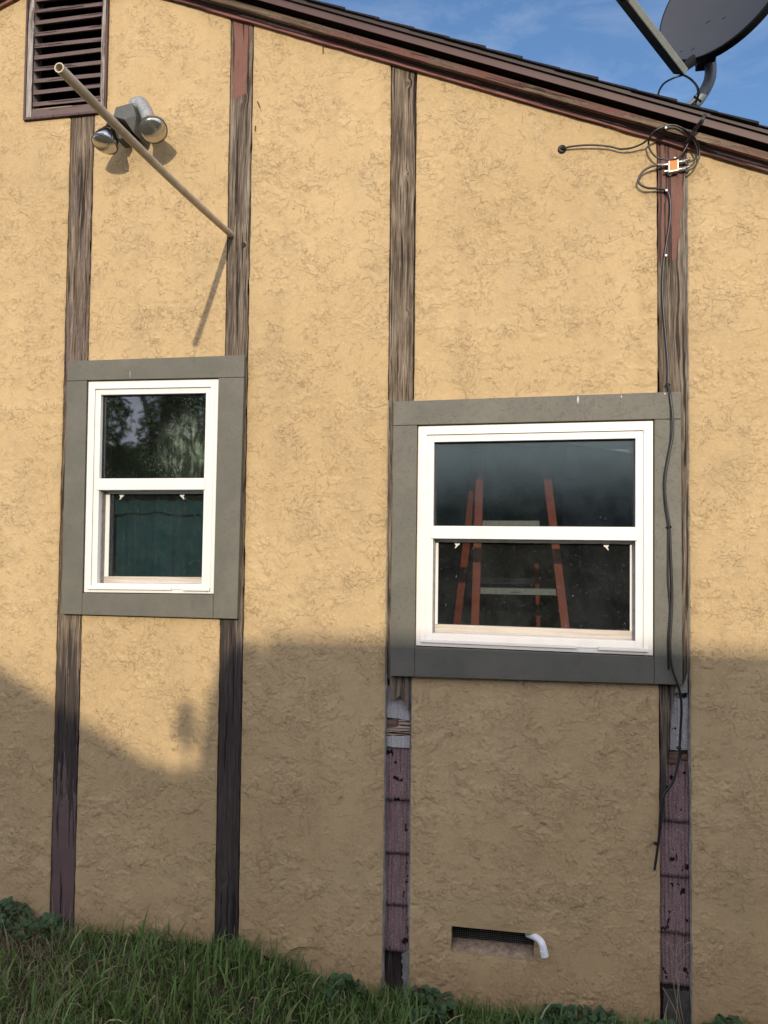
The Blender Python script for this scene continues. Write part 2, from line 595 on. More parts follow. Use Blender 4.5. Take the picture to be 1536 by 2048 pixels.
def m_trim():
    g = NG('trim_paint')
    wood = g.noise(g.vm('MULTIPLY', g.P, (1, 1, 1)), 26, 4, 0.6, 0.6)
    dents = g.mr(g.noise(g.P, 75, 3, 0.55, 1.5), 0.57, 0.66, 0, 1, True)
    c = g.mix(g.mr(g.noise(g.P, 8, 5, 0.6), 0.3, 0.7), (0.104, 0.101, 0.079), (0.127, 0.123, 0.096))
    c = g.mix(g.math('MULTIPLY', dents, 0.36), c, (0.09, 0.085, 0.065))
    dirt = g.mr(g.noise(g.P, 3.2, 6, 0.7), 0.5, 0.8, 0, 0.45)
    c = g.mix(dirt, c, (0.20, 0.18, 0.145))
    spk = g.mr(g.noise(g.P, 190, 2, 0.5), 0.80, 0.83, 0, 0.7)
    c = g.mix(spk, c, (0.5, 0.5, 0.45))
    for (px, py, sx_, sz_) in ((1156, 799, 0.0045, 0.016), (1243, 793, 0.003, 0.006), (260, 748, 0.0012, 0.018), (1330, 787, 0.003, 0.004)):      # droppings and drips
        w0 = W(px, py, -0.024)
        dd = g.vm('LENGTH', g.vm('MULTIPLY', g.vm('SUBTRACT', g.P, (w0.x, -0.024, w0.z)), (1 / sx_, 0, 1 / sz_)))
        mk = g.mr(g.math('ADD', dd, g.math('MULTIPLY', g.noise(g.P, 260, 2, 0.5), 0.9)), 1.0, 1.4, 0.7, 0, True)
        c = g.mix(mk, c, (0.60, 0.60, 0.55))
    h = g.math('ADD', g.math('MULTIPLY', wood, 0.5), g.math('MULTIPLY', dents, -0.5))
    return g.done(g.prin(c, 0.55, 0, g.bump(h, 0.8, 0.0012), 0.3))


def m_granule(name, ca, cb, light, ribs=0, sc=700):
    g = NG(name)
    s = g.noise(g.P, sc, 2, 0.7)
    c = g.ramp(s, [(0.35, ca), (0.52, cb), (0.60, cb), (0.70, light)])
    rib = g.noise(g.vm('MULTIPLY', g.P, (130, 1, 7)), 1.0, 4, 0.7)
    c = g.mix(g.mr(rib, 0.35, 0.5, 0.65, 0), c, tuple(x * 0.35 for x in ca))
    holes = g.noise(g.vm('ADD', g.vm('MULTIPLY', g.P, (1, 1, 0.8)), (0, 0, 3)), 26, 3, 0.55)
    hm = g.mr(holes, 0.635, 0.66, 0, 0.95, True)
    c = g.mix(hm, c, (0.008, 0.006, 0.006))
    h = g.math('SUBTRACT', s, g.math('MULTIPLY', hm, 2.0))
    return g.done(g.prin(c, 0.95, 0, g.bump(h, 1.0, 0.002), 0.1))


MAT = {}
MAT['stucco'] = m_stucco()
MAT['trim'] = m_trim()


def m_vinyl():
    g = NG('white_vinyl')
    n = g.noise(g.P, 12, 6, 0.7)
    c = g.mix(g.mr(n, 0.45, 0.75, 0, 0.4), (0.70, 0.685, 0.64), (0.60, 0.57, 0.51))
    sp = g.mr(g.noise(g.P, 160, 3, 0.6), 0.68, 0.76, 0, 0.35)
    c = g.mix(sp, c, (0.42, 0.38, 0.32))
    return g.done(g.prin(c, 0.38, 0, g.bump(n, 0.3, 0.001), 0.4))


MAT['vinyl'] = m_vinyl()
MAT['tan_sash'] = m_wood('tan_sash', base=((0.36, 0.31, 0.25), (0.46, 0.41, 0.34), (0.55, 0.50, 0.42)), wear=0.0, axis='x', seed=2, cracks=False)
MAT['rubber'] = m_plain('black_rubber', (0.012, 0.012, 0.013), 0.45, 0, 0.3)
MAT['cable'] = m_plain('black_cable', (0.016, 0.015, 0.014), 0.38, 0, 0.3, spec=0.5)
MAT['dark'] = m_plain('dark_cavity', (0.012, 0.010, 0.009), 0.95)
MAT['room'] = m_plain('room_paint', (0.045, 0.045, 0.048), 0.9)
MAT['fascia'] = m_plain('brown_metal', (0.074, 0.038, 0.033), 0.5, 0.0, 0.15, 6, spec=0.3)
MAT['drip'] = m_plain('dark_brown_metal', (0.030, 0.017, 0.015), 0.5, 0.0, 0.2, 6)
MAT['steel'] = m_plain('zinc_steel', (0.42, 0.42, 0.40), 0.42, 0.85, 0.2, 60)
MAT['grey_cast'] = m_plain('grey_cast_metal', (0.085, 0.09, 0.082), 0.6, 0.1, 0.2, 60, 0.0006, 500)
MAT['alu_cast'] = m_plain('weathered_aluminium', (0.30, 0.31, 0.30), 0.55, 0.45, 0.3, 90, 0.0008, 400)
MAT['pvc'] = m_plain('aged_plastic_pipe', (0.50, 0.43, 0.31), 0.5, 0, 0.18, 18, 0.0003, 500)
MAT['pvc_white'] = m_plain('white_plastic', (0.78, 0.80, 0.80), 0.35, 0, 0.06, 30)
MAT['orange'] = m_plain('orange_label', (0.75, 0.17, 0.03), 0.5, 0, 0.2, 300)
MAT['dish'] = m_plain('grey_dish_paint', (0.046, 0.051, 0.060), 0.6, 0.0, 0.06, 5, spec=0.3)
MAT['dish_edge'] = m_plain('dark_dish_edge', (0.010, 0.011, 0.013), 0.7, spec=0.15)
MAT['mast'] = m_plain('mast_paint', (0.20, 0.22, 0.24), 0.5, 0.2, 0.12, 10)
MAT['arm'] = m_plain('galvanised_arm', (0.33, 0.34, 0.30), 0.5, 0.3, 0.12, 20)
MAT['mauve'] = m_granule('mauve_shingle', (0.150, 0.090, 0.086), (0.25, 0.168, 0.160), (0.62, 0.52, 0.50), sc=330)
MAT['grey_gran'] = m_granule('grey_granule_felt', (0.26, 0.25, 0.24), (0.44, 0.43, 0.41), (0.62, 0.61, 0.58), sc=330)
MAT['shingle'] = m_plain('roof_shingle', (0.022, 0.020, 0.022), 0.95, 0, 0.5, 120, 0.002, 300)
MAT['rawwood'] = m_wood('raw_wood', base=((0.22, 0.14, 0.10), (0.38, 0.28, 0.20), (0.50, 0.40, 0.30)), wear=0.0, axis='x', seed=4)
MAT['brownwood'] = m_wood('brown_block', base=((0.07, 0.04, 0.03), (0.16, 0.10, 0.07), (0.22, 0.15, 0.11)), wear=0.0, axis='x', seed=5)
MAT['lath'] = m_wood('old_sheathing', base=((0.015, 0.01, 0.009), (0.05, 0.035, 0.03), (0.09, 0.07, 0.06)), wear=0.1, seed=6)
MAT['bead'] = m_plain('grey_casing_bead', (0.20, 0.195, 0.175), 0.7, 0.0, 0.35, 40)
MAT['soil'] = m_plain('ground_soil', (0.05, 0.04, 0.028), 0.95, 0, 0.4, 9, 0.01, 20)
MAT['screen'] = m_plain('wire_mesh', (0.16, 0.15, 0.13), 0.6, 0.4)
MAT['ladder_red'] = m_plain('red_fibreglass', (0.52, 0.110, 0.055), 0.5, 0, 0.18, 30)
MAT['alu'] = m_plain('aluminium', (0.40, 0.42, 0.38), 0.5, 0.5, 0.15, 60)

# ================================================================== wall data (world metres, wall face at y=0)
B1 = (-1.966, -1.855)
B2 = (-1.2555, -1.157)
B3 = (-0.587, -0.485)
B4 = (0.408, 0.515)
ZBOT = -1.95
XR = W(137, 60).x                       # ridge line above the gable vent


def rake(x):
    return W(785, 122).z - 0.3935 * ((abs(x - XR)) - (W(785, 122).x - XR))


house = empty('stucco_house', (0, 0, -1.6), 'yellow stucco house wall with weathered brown boards, grey trimmed windows and brown sloping eave', 'house')


def panel(name, xl, xr, zb, ztf, m, parent, holes=(), y=0.0, th=0.03, step=0.04, wob=0.0022, label=None):
    """grid sheet with rounded, wandering borders and rectangular holes; top follows ztf(x)"""
    def lines(a, b, extra):
        n = max(2, int(round((b - a) / step)))
        L = [a + (b - a) * i / n for i in range(n + 1)]
        L += [a + 0.006, b - 0.006]
        for e in extra:
            if a < e < b:
                L = [q for q in L if abs(q - e) > 0.004]
                L.append(e)
        return sorted(L)
    xs = lines(xl, xr, [h for hh in holes for h in hh[:2]] + ([XR] if xl < XR < xr else []))
    ztm = max(ztf(x) for x in xs)
    zs = lines(zb, ztm, [h for hh in holes for h in hh[2:]])
    zs2 = zs
    V, idx = [], {}
    F = []

    def inhole(cx, cz):
        return any(h[0] < cx < h[1] and h[2] < cz < h[3] for h in holes)
    for i in range(len(xs) - 1):
        for j in range(len(zs2) - 1):
            cx = (xs[i] + xs[i + 1]) / 2
            cz = (zs2[j] + zs2[j + 1]) / 2
            if inhole(cx, cz):
                continue
            if zs2[j] >= min(ztf(xs[i]), ztf(xs[i + 1])) - 1e-6 and zs2[j] >= max(ztf(xs[i]), ztf(xs[i + 1])):
                continue
            q = []
            for (a, b) in ((i, j), (i + 1, j), (i + 1, j + 1), (i, j + 1)):
                if (a, b) not in idx:
                    idx[(a, b)] = len(V)
                    V.append([xs[a], y, min(zs2[b], ztf(xs[a]))])
                q.append(idx[(a, b)])
            F.append(q)
    me = bpy.data.meshes.new(name)
    me.from_pydata([tuple(v) for v in V], [], F)
    bm = bmesh.new()
    bm.from_mesh(me)
    bmesh.ops.remove_doubles(bm, verts=bm.verts, dist=0.0004)
    bmesh.ops.dissolve_degenerate(bm, edges=bm.edges, dist=0.0004)
    be = [e for e in bm.edges if e.is_boundary]
    bv = {v for e in be for v in e.verts}
    for v in bv:
        if wob:
            n = mnoise.noise(Vector((v.co.x * 9, 0.0, v.co.z * 22)))
            n2 = mnoise.noise(Vector((v.co.x * 9 + 40, 0.0, v.co.z * 60)))
            s = 1 if abs(v.co.x - xr) < 0.004 else (-1 if abs(v.co.x - xl) < 0.004 else 0)
            v.co.x += s * (n * wob + n2 * wob * 0.7 - 0.0005)
            v.co.y += 0.0035 + 0.001 * n
    r = bmesh.ops.extrude_edge_only(bm, edges=be)
    for g_ in r['geom']:
        if isinstance(g_, bmesh.types.BMVert):
            g_.co.y = y + th
    bmesh.ops.recalc_face_normals(bm, faces=bm.faces)
    # make sure the front faces -Y
    s = sum(f.normal.y * f.calc_area() for f in bm.faces)
    if s > 0:
        bmesh.ops.reverse_faces(bm, faces=bm.faces)
    for f in bm.faces:
        f.smooth = True
    bm.to_mesh(me)
    bm.free()
    try:
        me.set_sharp_from_angle(angle=R_(50))
    except Exception:
        pass
    me.materials.append(m)
    o = bpy.data.objects.new(name, me)
    COL.objects.link(o)
    setpar(o, parent)
    return tag(o, label)


# window openings (outer frame corners, photo pixels -> wall)
F1 = [W(181, 765), W(440, 760), W(430, 1187), W(172, 1184)]
F2 = [W(838, 854), W(1305, 843), W(1305, 1310), W(833, 1290)]
H1 = (min(F1[0].x, F1[3].x) + 0.004, max(F1[1].x, F1[2].x) - 0.004, F1[3].z + 0.006, F1[0].z - 0.006)
H2 = (F2[3].x + 0.006, F2[1].x - 0.004, F2[2].z + 0.01, F2[0].z - 0.006)
VT = [W(56, -60), W(219, -60), W(214, 226), W(50, 233)]       # gable vent outer corners
VH = (VT[3].x + 0.02, VT[2].x - 0.02, VT[3].z + 0.03, W(130, -25).z)
FV = (W(903, 1853).x, W(1068, 1880).x, W(905, 1903).z, W(903, 1853).z)
FVH = (FV[0], FV[1], FV[2] + 0.0, FV[3])
rk = lambda x: rake(x) + 0.008
panel('stucco_panel', -4.6, B1[0], ZBOT, rk, MAT['stucco'], house, [VH], label='stucco left of the board below the gable vent')
panel('stucco_panel', B1[1], B2[0], ZBOT, rk, MAT['stucco'], house, [H1, (VH[0] - 1, VH[1], VH[2], VH[3])], label='stucco around the narrow window')
# stucco strip above the first board beside the vent is part of the vent surround
panel('stucco_panel', B2[1], B3[0], ZBOT, rk, MAT['stucco'], house, label='plain stucco panel between the two windows')
panel('stucco_panel', B3[1], B4[0], ZBOT, rk, MAT['stucco'], house, [H2, FVH], label='stucco around the wide window and foundation vent')
panel('stucco_panel', B4[1], 4.6, ZBOT, rk, MAT['stucco'], house, label='stucco right of the cable board')
mb = MB()
mb.prism([(B1[0], VH[3]), (B1[1], VH[3]), (B1[1], rake(B1[1])), (B1[0], rake(B1[0]))], 0.001, 0.03)
mb.build('stucco_panel', MAT['stucco'], house)

# backing sheathing behind every board
for (a, b) in (B1, B2, B3, B4):
    mb = MB()
    mb.box(a - 0.03, b + 0.03, 0.030, 0.05, ZBOT, VH[2] + .02 if a == B1[0] else rake(b))
    mb.build('sheathing', MAT['lath'], house)


def batten(x0, x1, z0, z1, m, end=None, y=0.002, th=0.022, label=None, ztop=None, seed=0, inset=0.003):
    """one board: slightly warped grid face with chipped edges. end(u)-> z of the ragged lower end"""
    nz = int((z1 - z0) / 0.03) + 2
    us = [0, 0.03, 0.12, 0.3, 0.5, 0.7, 0.88, 0.97, 1]
    xl = x0 if callable(x0) else (lambda z: x0 + inset)
    xr_ = x1 if callable(x1) else (lambda z: x1 - inset)
    me = bpy.data.meshes.new('batten')
    V, F = [], []
    for j in range(nz + 1):
        for i, u in enumerate(us):
            t = j / nz
            zb = end(u) if end else z0
            zt = ztop(u) if ztop else z1
            z = zb + (zt - zb) * t
            a, b = xl(z), xr_(z)
            n = mnoise.noise(Vector((i * 3.1 + seed, z * 9, seed)))
            x = a + (b - a) * u
            if i in (0, len(us) - 1):
                chip = max(0, mnoise.noise(Vector((i + seed * 3, z * 14, 5))) - 0.12) * 0.022
                x += (chip if i == 0 else -chip) + n * 0.0012
            yy = y + n * 0.0012 + (0.004 if i in (0, len(us) - 1) else 0)
            V.append((x, yy, z))
    k = len(us)
    for j in range(nz):
        for i in range(k - 1):
            a = j * k + i
            F.append((a, a + 1, a + k + 1, a + k))
    me.from_pydata(V, [], F)
    bm = bmesh.new()
    bm.from_mesh(me)
    be = [e for e in bm.edges if e.is_boundary]
    r = bmesh.ops.extrude_edge_only(bm, edges=be)
    for g_ in r['geom']:
        if isinstance(g_, bmesh.types.BMVert):
            g_.co.y = y + th
    bmesh.ops.recalc_face_normals(bm, faces=bm.faces)
    if sum(f.normal.y * f.calc_area() for f in bm.faces) > 0:
        bmesh.ops.reverse_faces(bm, faces=bm.faces)
    bm.to_mesh(me)
    bm.free()
    me.materials.append(m)
    o = bpy.data.objects.new('batten', me)
    COL.objects.link(o)
    setpar(o, house)
    return tag(o, label)


zz = lambda py, px=768: W(px, py).z
dark_low = ((0.035, 0.030, 0.028), (0.085, 0.072, 0.062), (0.16, 0.14, 0.12))
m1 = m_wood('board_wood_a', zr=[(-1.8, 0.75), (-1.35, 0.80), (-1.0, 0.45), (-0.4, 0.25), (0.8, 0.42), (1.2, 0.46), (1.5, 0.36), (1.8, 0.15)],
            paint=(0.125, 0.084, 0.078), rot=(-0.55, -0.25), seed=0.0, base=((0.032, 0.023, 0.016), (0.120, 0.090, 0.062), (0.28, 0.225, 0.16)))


def top_paint(x0, x1, zlo, ztop, e0=0.3, e1=0.8):
    """solid paint between zlo and ztop, narrowing downwards (side margins bare)"""
    def fn(g, sx, sy, sz, am):
        wob = g.math('MULTIPLY', g.math('SUBTRACT', g.noise(g.vm('MULTIPLY', g.P, (20, 1, 9)), 1.0, 4, 0.7), 0.5), 0.05)
        xx = g.math('ADD', sx, wob)
        u = g.mr(xx, x0, x1, 0, 1)
        t = g.mr(g.math('ADD', sz, g.math('MULTIPLY', wob, 2.0)), zlo, ztop, 0, 1)
        lo = g.mr(t, 0, 1, e0, e0 * 0.8)
        hi = g.mr(t, 0, 1, e1 - 0.15, e1 + 0.15)
        ins = g.math('MULTIPLY', g.math('GREATER_THAN', u, lo), g.math('LESS_THAN', u, hi))
        ins = g.math('MULTIPLY', ins, g.math('GREATER_THAN', t, 0.01))
        am = g.math('MULTIPLY', am, g.mr(t, -0.02, 0.02, 1, 0))
        return g.math('ADD', am, g.math('MULTIPLY', ins, 1.2))
    return fn


k2 = [(W(488, 197).x, W(488, 197).z, 0.008), (W(491, 490).x, W(491, 490).z, 0.005), (W(450, 1760).x, W(450, 1760).z, 0.007)]
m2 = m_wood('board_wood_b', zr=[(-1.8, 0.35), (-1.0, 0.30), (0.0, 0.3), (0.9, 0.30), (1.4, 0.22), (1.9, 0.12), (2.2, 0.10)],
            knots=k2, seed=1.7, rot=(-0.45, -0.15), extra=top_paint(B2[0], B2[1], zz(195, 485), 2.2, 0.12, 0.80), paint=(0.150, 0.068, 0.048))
k3 = [(W(818, 628).x, W(818, 628).z, 0.006), (W(820, 166).x, W(820, 166).z, 0.006), (W(815, 347).x, W(815, 347).z, 0.005)]
m3 = m_wood('board_wood_c', zr=[(-0.6, 0.35), (0.4, 0.1), (1.9, 0.05)], knots=k3, seed=3.1,
            base=((0.034, 0.025, 0.018), (0.130, 0.098, 0.066), (0.29, 0.24, 0.175)))
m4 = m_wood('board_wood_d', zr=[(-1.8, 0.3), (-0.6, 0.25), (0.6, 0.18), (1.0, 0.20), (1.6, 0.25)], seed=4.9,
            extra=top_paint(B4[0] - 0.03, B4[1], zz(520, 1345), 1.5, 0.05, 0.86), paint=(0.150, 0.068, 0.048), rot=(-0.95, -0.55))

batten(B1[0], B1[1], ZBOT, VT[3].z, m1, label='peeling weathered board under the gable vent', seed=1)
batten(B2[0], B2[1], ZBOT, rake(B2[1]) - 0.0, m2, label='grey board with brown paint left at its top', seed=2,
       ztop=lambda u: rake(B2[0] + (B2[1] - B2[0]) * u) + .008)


def end3(u):
    return W(768, 1392 + 12 * u + 8 * math.sin(u * 9) + (8 if u > 0.75 else 0)).z


batten(lambda z: B3[0] + 0.003 + (0.014 if z < zz(1350) else 0), B3[1] - 0.003, zz(1400), rake(B3[1]), m3, end=end3, label='bare brown board with knots, rotted off at its foot', seed=3,
       ztop=lambda u: rake(B3[0] + (B3[1] - B3[0]) * u) + .008)


def xr4(z):
    pts = [(zz(1660, 1330), B4[0] + 0.008), (zz(1620, 1330), B4[0] + 0.016), (zz(1530, 1330), W(1336, 1530).x), (zz(1440, 1340), W(1343, 1440).x),
           (zz(1385, 1350), W(1350, 1385).x), (zz(1368, 1350), B4[1] - 0.012), (9, B4[1] - 0.003)]
    if z <= pts[0][0]:
        return pts[0][1]
    for (z0, a), (z1, b) in zip(pts, pts[1:]):
        if z <= z1:
            if z1 == 9:
                return b
            return a + (b - a) * (z - z0) / (z1 - z0) + 0.0015 * math.sin(z * 160)
    return pts[-1][1]


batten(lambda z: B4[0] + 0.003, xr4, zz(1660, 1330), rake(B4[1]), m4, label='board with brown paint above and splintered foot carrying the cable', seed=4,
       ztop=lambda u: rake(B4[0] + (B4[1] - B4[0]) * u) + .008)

# casing beads: thin metal strips edging the open channels
for x, sgn in ((B3[0], 1), (B3[1], -1), (B4[1], -1)):
    mb = MB()
    zt = zz(800) if x != B4[1] else zz(300, 1375)
    n = 60
    prev = None
    for i in range(n + 1):
        z = ZBOT + (zt - ZBOT) * i / n
        w = 0.004 + 0.003 * max(0, mnoise.noise(Vector((x * 7, z * 7, 1)))) * 2 + (0.009 * max(0, mnoise.noise(Vector((x * 3, z * 3.2, 7))) - 0.1) * 2.2 if z < zz(1380) else 0)
        cur = [(x + sgn * -0.001, 0.0045, z), (x + sgn * w, 0.0075, z), (x + sgn * w, 0.028, z)]
        if prev:
            mb.quad([prev[0], prev[1], cur[1], cur[0]])
            mb.quad([prev[1], prev[2], cur[2], cur[1]])
        prev = cur
    mb.build('casing_bead', MAT['bead'], house)


# old ribbed siding courses showing in the open channels
def course(x0, x1, zt, zb, y_top, y_bot):
    mb = MB()
    nx, nz = 56, 14
    b = len(mb.v)
    V = []
    for j in range(nz + 1):
        t = j / nz
        for i in range(nx + 1):
            x = x0 + (x1 - x0) * i / nx
            ripple = 0.0014 * math.cos(2 * math.pi * (x / 0.0125)) + 0.0008 * mnoise.noise(Vector((x * 60, t * 6, zt)))
            z = zb + (zt - zb) * t
            if j == 0:
                z += 0.004 * mnoise.noise(Vector((x * 40, zt, 2)))
            V.append((x, y_bot + (y_top - y_bot) * t + ripple, z))
    mb.v = V
    k = nx + 1
    for j in range(nz):
        for i in range(nx):
            a = j * k + i
            mb.f.append((a, a + 1, a + k + 1, a + k))
    for i in range(nx):      # butt edge
        mb.v += [(V[i][0], 0.029, V[i][2]), (V[i + 1][0], 0.029, V[i + 1][2])]
        m = len(mb.v)
        mb.f.append((i, m - 2, m - 1, i + 1))
    return mb.build('siding_shingle', MAT['mauve'], house, smooth=True)


def courses(x0, x1, pys, px):
    z = [zz(p, px) for p in pys]
    for a, b in zip(z, z[1:]):
        course(x0, x1, a + 0.01, b, 0.0265, 0.018)


courses(B3[0] + 0.001, B3[1] - 0.001, [1494, 1604, 1711, 1815, 1908], 790)
courses(B4[0] + 0.001, B4[1] - 0.001, [1526, 1647, 1758, 1872, 1976], 1350)


def ragged(name, m, pix, y, th=0.003, jag=1.0, label=None, step=5):
    """thin plate with an outline given in photo pixels on plane y, edges roughened"""
    P = []
    n = len(pix)
    for i in range(n):
        a, b = pix[i], pix[(i + 1) % n]
        L = math.hypot(b[0] - a[0], b[1] - a[1])
        k = max(1, int(L / step))
        for q in range(k):
            t = q / k
            j = 0 if q == 0 else jag
            P.append((a[0] + (b[0] - a[0]) * t + random.uniform(-j, j), a[1] + (b[1] - a[1]) * t + random.uniform(-j, j)))
    pts = [W(p[0], p[1], y) for p in P]
    mb = MB()
    mb.prism([(p.x, p.z) for p in pts], y, y + th)
    return mb.build(name, m, house, label=label)


ragged('felt_patch', MAT['grey_gran'], [(773, 1372), (800, 1372), (820, 1395), (820, 1441), (800, 1438), (772, 1434)], 0.021, 0.004, 0.8, 'granular grey patch below the wide window, left')
ragged('wood_scrap', MAT['brownwood'], [(772, 1440), (795, 1438), (795, 1453), (773, 1456)], 0.018, 0.006, 0.4)
ragged('wood_scrap', MAT['rawwood'], [(797, 1440), (820, 1442), (820, 1450), (797, 1449)], 0.019, 0.006, 0.4)
ragged('wood_scrap', MAT['rawwood'], [(771, 1458), (797, 1451), (820, 1454), (820, 1462), (771, 1464)], 0.020, 0.005, 0.5)
ragged('wood_scrap', MAT['rawwood'], [(771, 1466), (820, 1464), (820, 1470), (771, 1470)], 0.022, 0.005, 0.4)
ragged('felt_patch', MAT['grey_gran'], [(771, 1472), (820, 1472), (819, 1496), (770, 1493)], 0.0165, 0.005, 0.8, 'mottled shingle scrap above the mauve siding')
ragged('felt_patch', MAT['grey_gran'], [(1343, 1388), (1376, 1388), (1377, 1500), (1340, 1500)], 0.0225, 0.004, 0.5, 'granular grey patch behind the hanging cable')
ragged('wood_scrap', MAT['brownwood'], [(1338, 1504), (1360, 1504), (1356, 1528), (1336, 1528)], 0.020, 0.006, 1.0)
ragged('wood_scrap', MAT['brownwood'], [(1364, 1510), (1379, 1508), (1379, 1524), (1362, 1522)], 0.024, 0.004, 1.2)
ragged('flashing', MAT['bead'], [(1349, 1386), (1352, 1376), (1366, 1370), (1371, 1358), (1375, 1345), (1375, 1386)], -0.002, 0.002, 0.5, 'bent grey flashing scrap at the trim corner')
ragged('flashing', m_plain('dull_grey_plate', (0.06, 0.055, 0.045), 0.8, 0, 0.4, 30), [(1326, 1980), (1384, 1985), (1384, 2060), (1328, 2060)], 0.012, 0.01, 2, 'grey metal plate at the foot of the right channel')
ragged('flashing', MAT['bead'], [(803, 1910), (818, 1900), (818, 1990), (806, 1990)], 0.012, 0.01, 2)


# ------------------------------------------------------------------ windows
def make_window(corners, trim_c, W_, Hh, spec, mats, label):
    """corners TL,TR,BR,BL of white frame; local u (0..W_) right, v (0..Hh) down in metres, d depth (y)"""
    tl, tr, br, bl = corners
    loc = (tl + tr + br + bl) / 4
    win = empty('window', (0, 0, 0), parent=None)
    setpar(win, house)
    tag(win, label)

    def Q(u, v, d):
        a, b = u / W_, v / Hh
        p = tl * (1 - a) * (1 - b) + tr * a * (1 - b) + br * a * b + bl * (1 - a) * b
        return (p.x, d, p.z)

    def bx(mb, u0, u1, v0, v1, d0, d1):
        mb.hexa([Q(u0, v1, d0), Q(u1, v1, d0), Q(u1, v0, d0), Q(u0, v0, d0),
                 Q(u0, v1, d1), Q(u1, v1, d1), Q(u1, v0, d1), Q(u0, v0, d1)])

    def sub(mb, name, m, bevel=0.0012, label=None):
        o = mb.build(name, m, win, bevel=bevel, label=label)
        return o

    def ring(mb, u0, u1, v0, v1, wl, wr, wt, wb, d0, d1):
        bx(mb, u0, u0 + wl, v0, v1, d0, d1)
        bx(mb, u1 - wr, u1, v0, v1, d0, d1)
        bx(mb, u0 + wl, u1 - wr, v0, v0 + wt, d0, d1)
        bx(mb, u0 + wl, u1 - wr, v1 - wb, v1, d0, d1)
    # trim boards
    T = trim_c
    ty0, ty1 = -0.024, 0.001

    def tri(name_pts):
        mb = MB()
        mb.prism([(p[0], p[2]) for p in name_pts], ty0, ty1)
        sub(mb, 'trim_board', mats['trim'], 0.0018)
    c = lambda p: (p.x, 0, p.z)
    o = 0.0035
    fTL, fTR, fBR, fBL = [Vector(Q(*q, 0)) for q in ((-o, -o), (W_ + o, -o), (W_ + o, Hh + o), (-o, Hh + o))]
    # joints: where the side boards meet the head board
    jl = Vector((T[0].x + (T[3].x - T[0].x) * 0.1, 0, fTL.z - 0.001))
    jr = Vector((T[1].x + (T[2].x - T[1].x) * 0.1, 0, fTR.z - 0.001))
    gp = 0.0012
    tri([c(jl + Vector((0, 0, gp))), c(fTL + Vector((0, 0, gp))), c(fTR + Vector((0, 0, gp))), c(jr + Vector((0, 0, gp))), c(T[1]), c(T[0])])
    lb = T[3] + (T[2] - T[3]) * ((fBL.x - T[3].x) / (T[2].x - T[3].x))
    rb = T[3] + (T[2] - T[3]) * ((fBR.x - T[3].x) / (T[2].x - T[3].x))
    tri([c(T[3]), c(lb), c(fBL), c(fTL), c(jl)])
    tri([c(rb), c(T[2]), c(jr), c(fTR), c(fBR)])
    g2 = Vector((gp, 0, 0))
    tri([c(lb + g2), c(rb - g2), c(fBR - g2), c(fBL + g2)])
    # frame (outer flange, step, jamb)
    fw, sw = spec['flange'], spec['step']
    bot = spec['bot']
    mb = MB()
    ring(mb, 0, W_, 0, Hh, fw, fw, fw, fw * 0.7, -0.015, 0.09)
    ring(mb, fw * 0.5, W_ - fw * 0.5, fw * 0.5, Hh - fw * 0.55, fw * 0.5 + .003, fw * .5 + .003, fw * .5 + .003, 0.006, -0.0175, -0.0155)
    ring(mb, fw, W_ - fw, fw, Hh - fw * 0.7, sw, sw, sw, bot, -0.010, 0.09)
    sub(mb, 'frame', mats['vinyl'])
    # sill nosing with drain notches
    mb = MB()
    L = W_ - 2 * fw * 0.6
    bx(mb, fw * 0.6, fw * 0.6 + L * 0.70, Hh - fw * 0.85, Hh - fw * 0.45, -0.024, -0.0178)
    bx(mb, fw * 0.6 + L * 0.79, W_ - fw * 0.5, Hh - fw * 0.85, Hh - fw * 0.4, -0.026, -0.0178)
    sub(mb, 'sill_nosing', mats['vinyl'])
    uL, uR = fw + sw, W_ - fw - sw
    vT, vB = fw + sw, Hh - fw * 0.7 - bot
    r0, r1 = spec['rail']
    mb = MB()
    bx(mb, uL - 0.008, uR + 0.006, r0, r1, -0.0155, 0.04)
    sub(mb, 'meeting_rail', mats['vinyl'], 0.0015)
    # upper pane + dark glazing gasket
    mb = MB()
    ring(mb, uL, uR, vT, r0, 0.004, 0.004, 0.005, 0.003, 0.008, 0.014)
    sub(mb, 'gasket', mats['rubber'], 0)
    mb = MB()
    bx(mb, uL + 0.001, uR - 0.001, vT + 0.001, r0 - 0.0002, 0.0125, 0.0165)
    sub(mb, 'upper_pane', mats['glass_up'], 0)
    # lower sash, set back behind the screen track
    s = spec['stile']
    mb = MB()
    ring(mb, uL + 0.001, uR - 0.001, r1 + 0.0005, vB - 0.0005, s, s, 0.012, spec['brail'], 0.040, 0.062)
    o = sub(mb, 'lower_sash', mats['vinyl'], 0.0012)
    mb = MB()
    bx(mb, uL + 0.004, uR - 0.004, vB - spec['brail'] - 0.001, vB - 0.003, 0.0375, 0.0398)
    sub(mb, 'bottom_rail', mats['tan'], 0, 'tan streaked bottom rail')
    # thin screen track: dark slot and pale beads at the sides
    mb = MB()
    bx(mb, uL + 0.0005, uL + 0.004, r1, vB, 0.012, 0.039)
    sub(mb, 'screen_track', mats['bead'], 0)
    mb = MB()
    bx(mb, uR - 0.004, uR - 0.0005, r1, vB, 0.012, 0.039)
    sub(mb, 'screen_track', mats['bead'], 0)
    mb = MB()
    ring(mb, uL + s, uR - s, r1 + 0.012, vB - spec['brail'], 0.0025, 0.0025, 0.003, 0.002, 0.045, 0.05)
    sub(mb, 'gasket', mats['rubber'], 0)
    mb = MB()
    bx(mb, uL + s + 0.001, uR - s - 0.001, r1 + 0.0125, vB - spec['brail'] - 0.0002, 0.0505, 0.054)
    sub(mb, 'lower_pane', mats['glass_low'], 0)
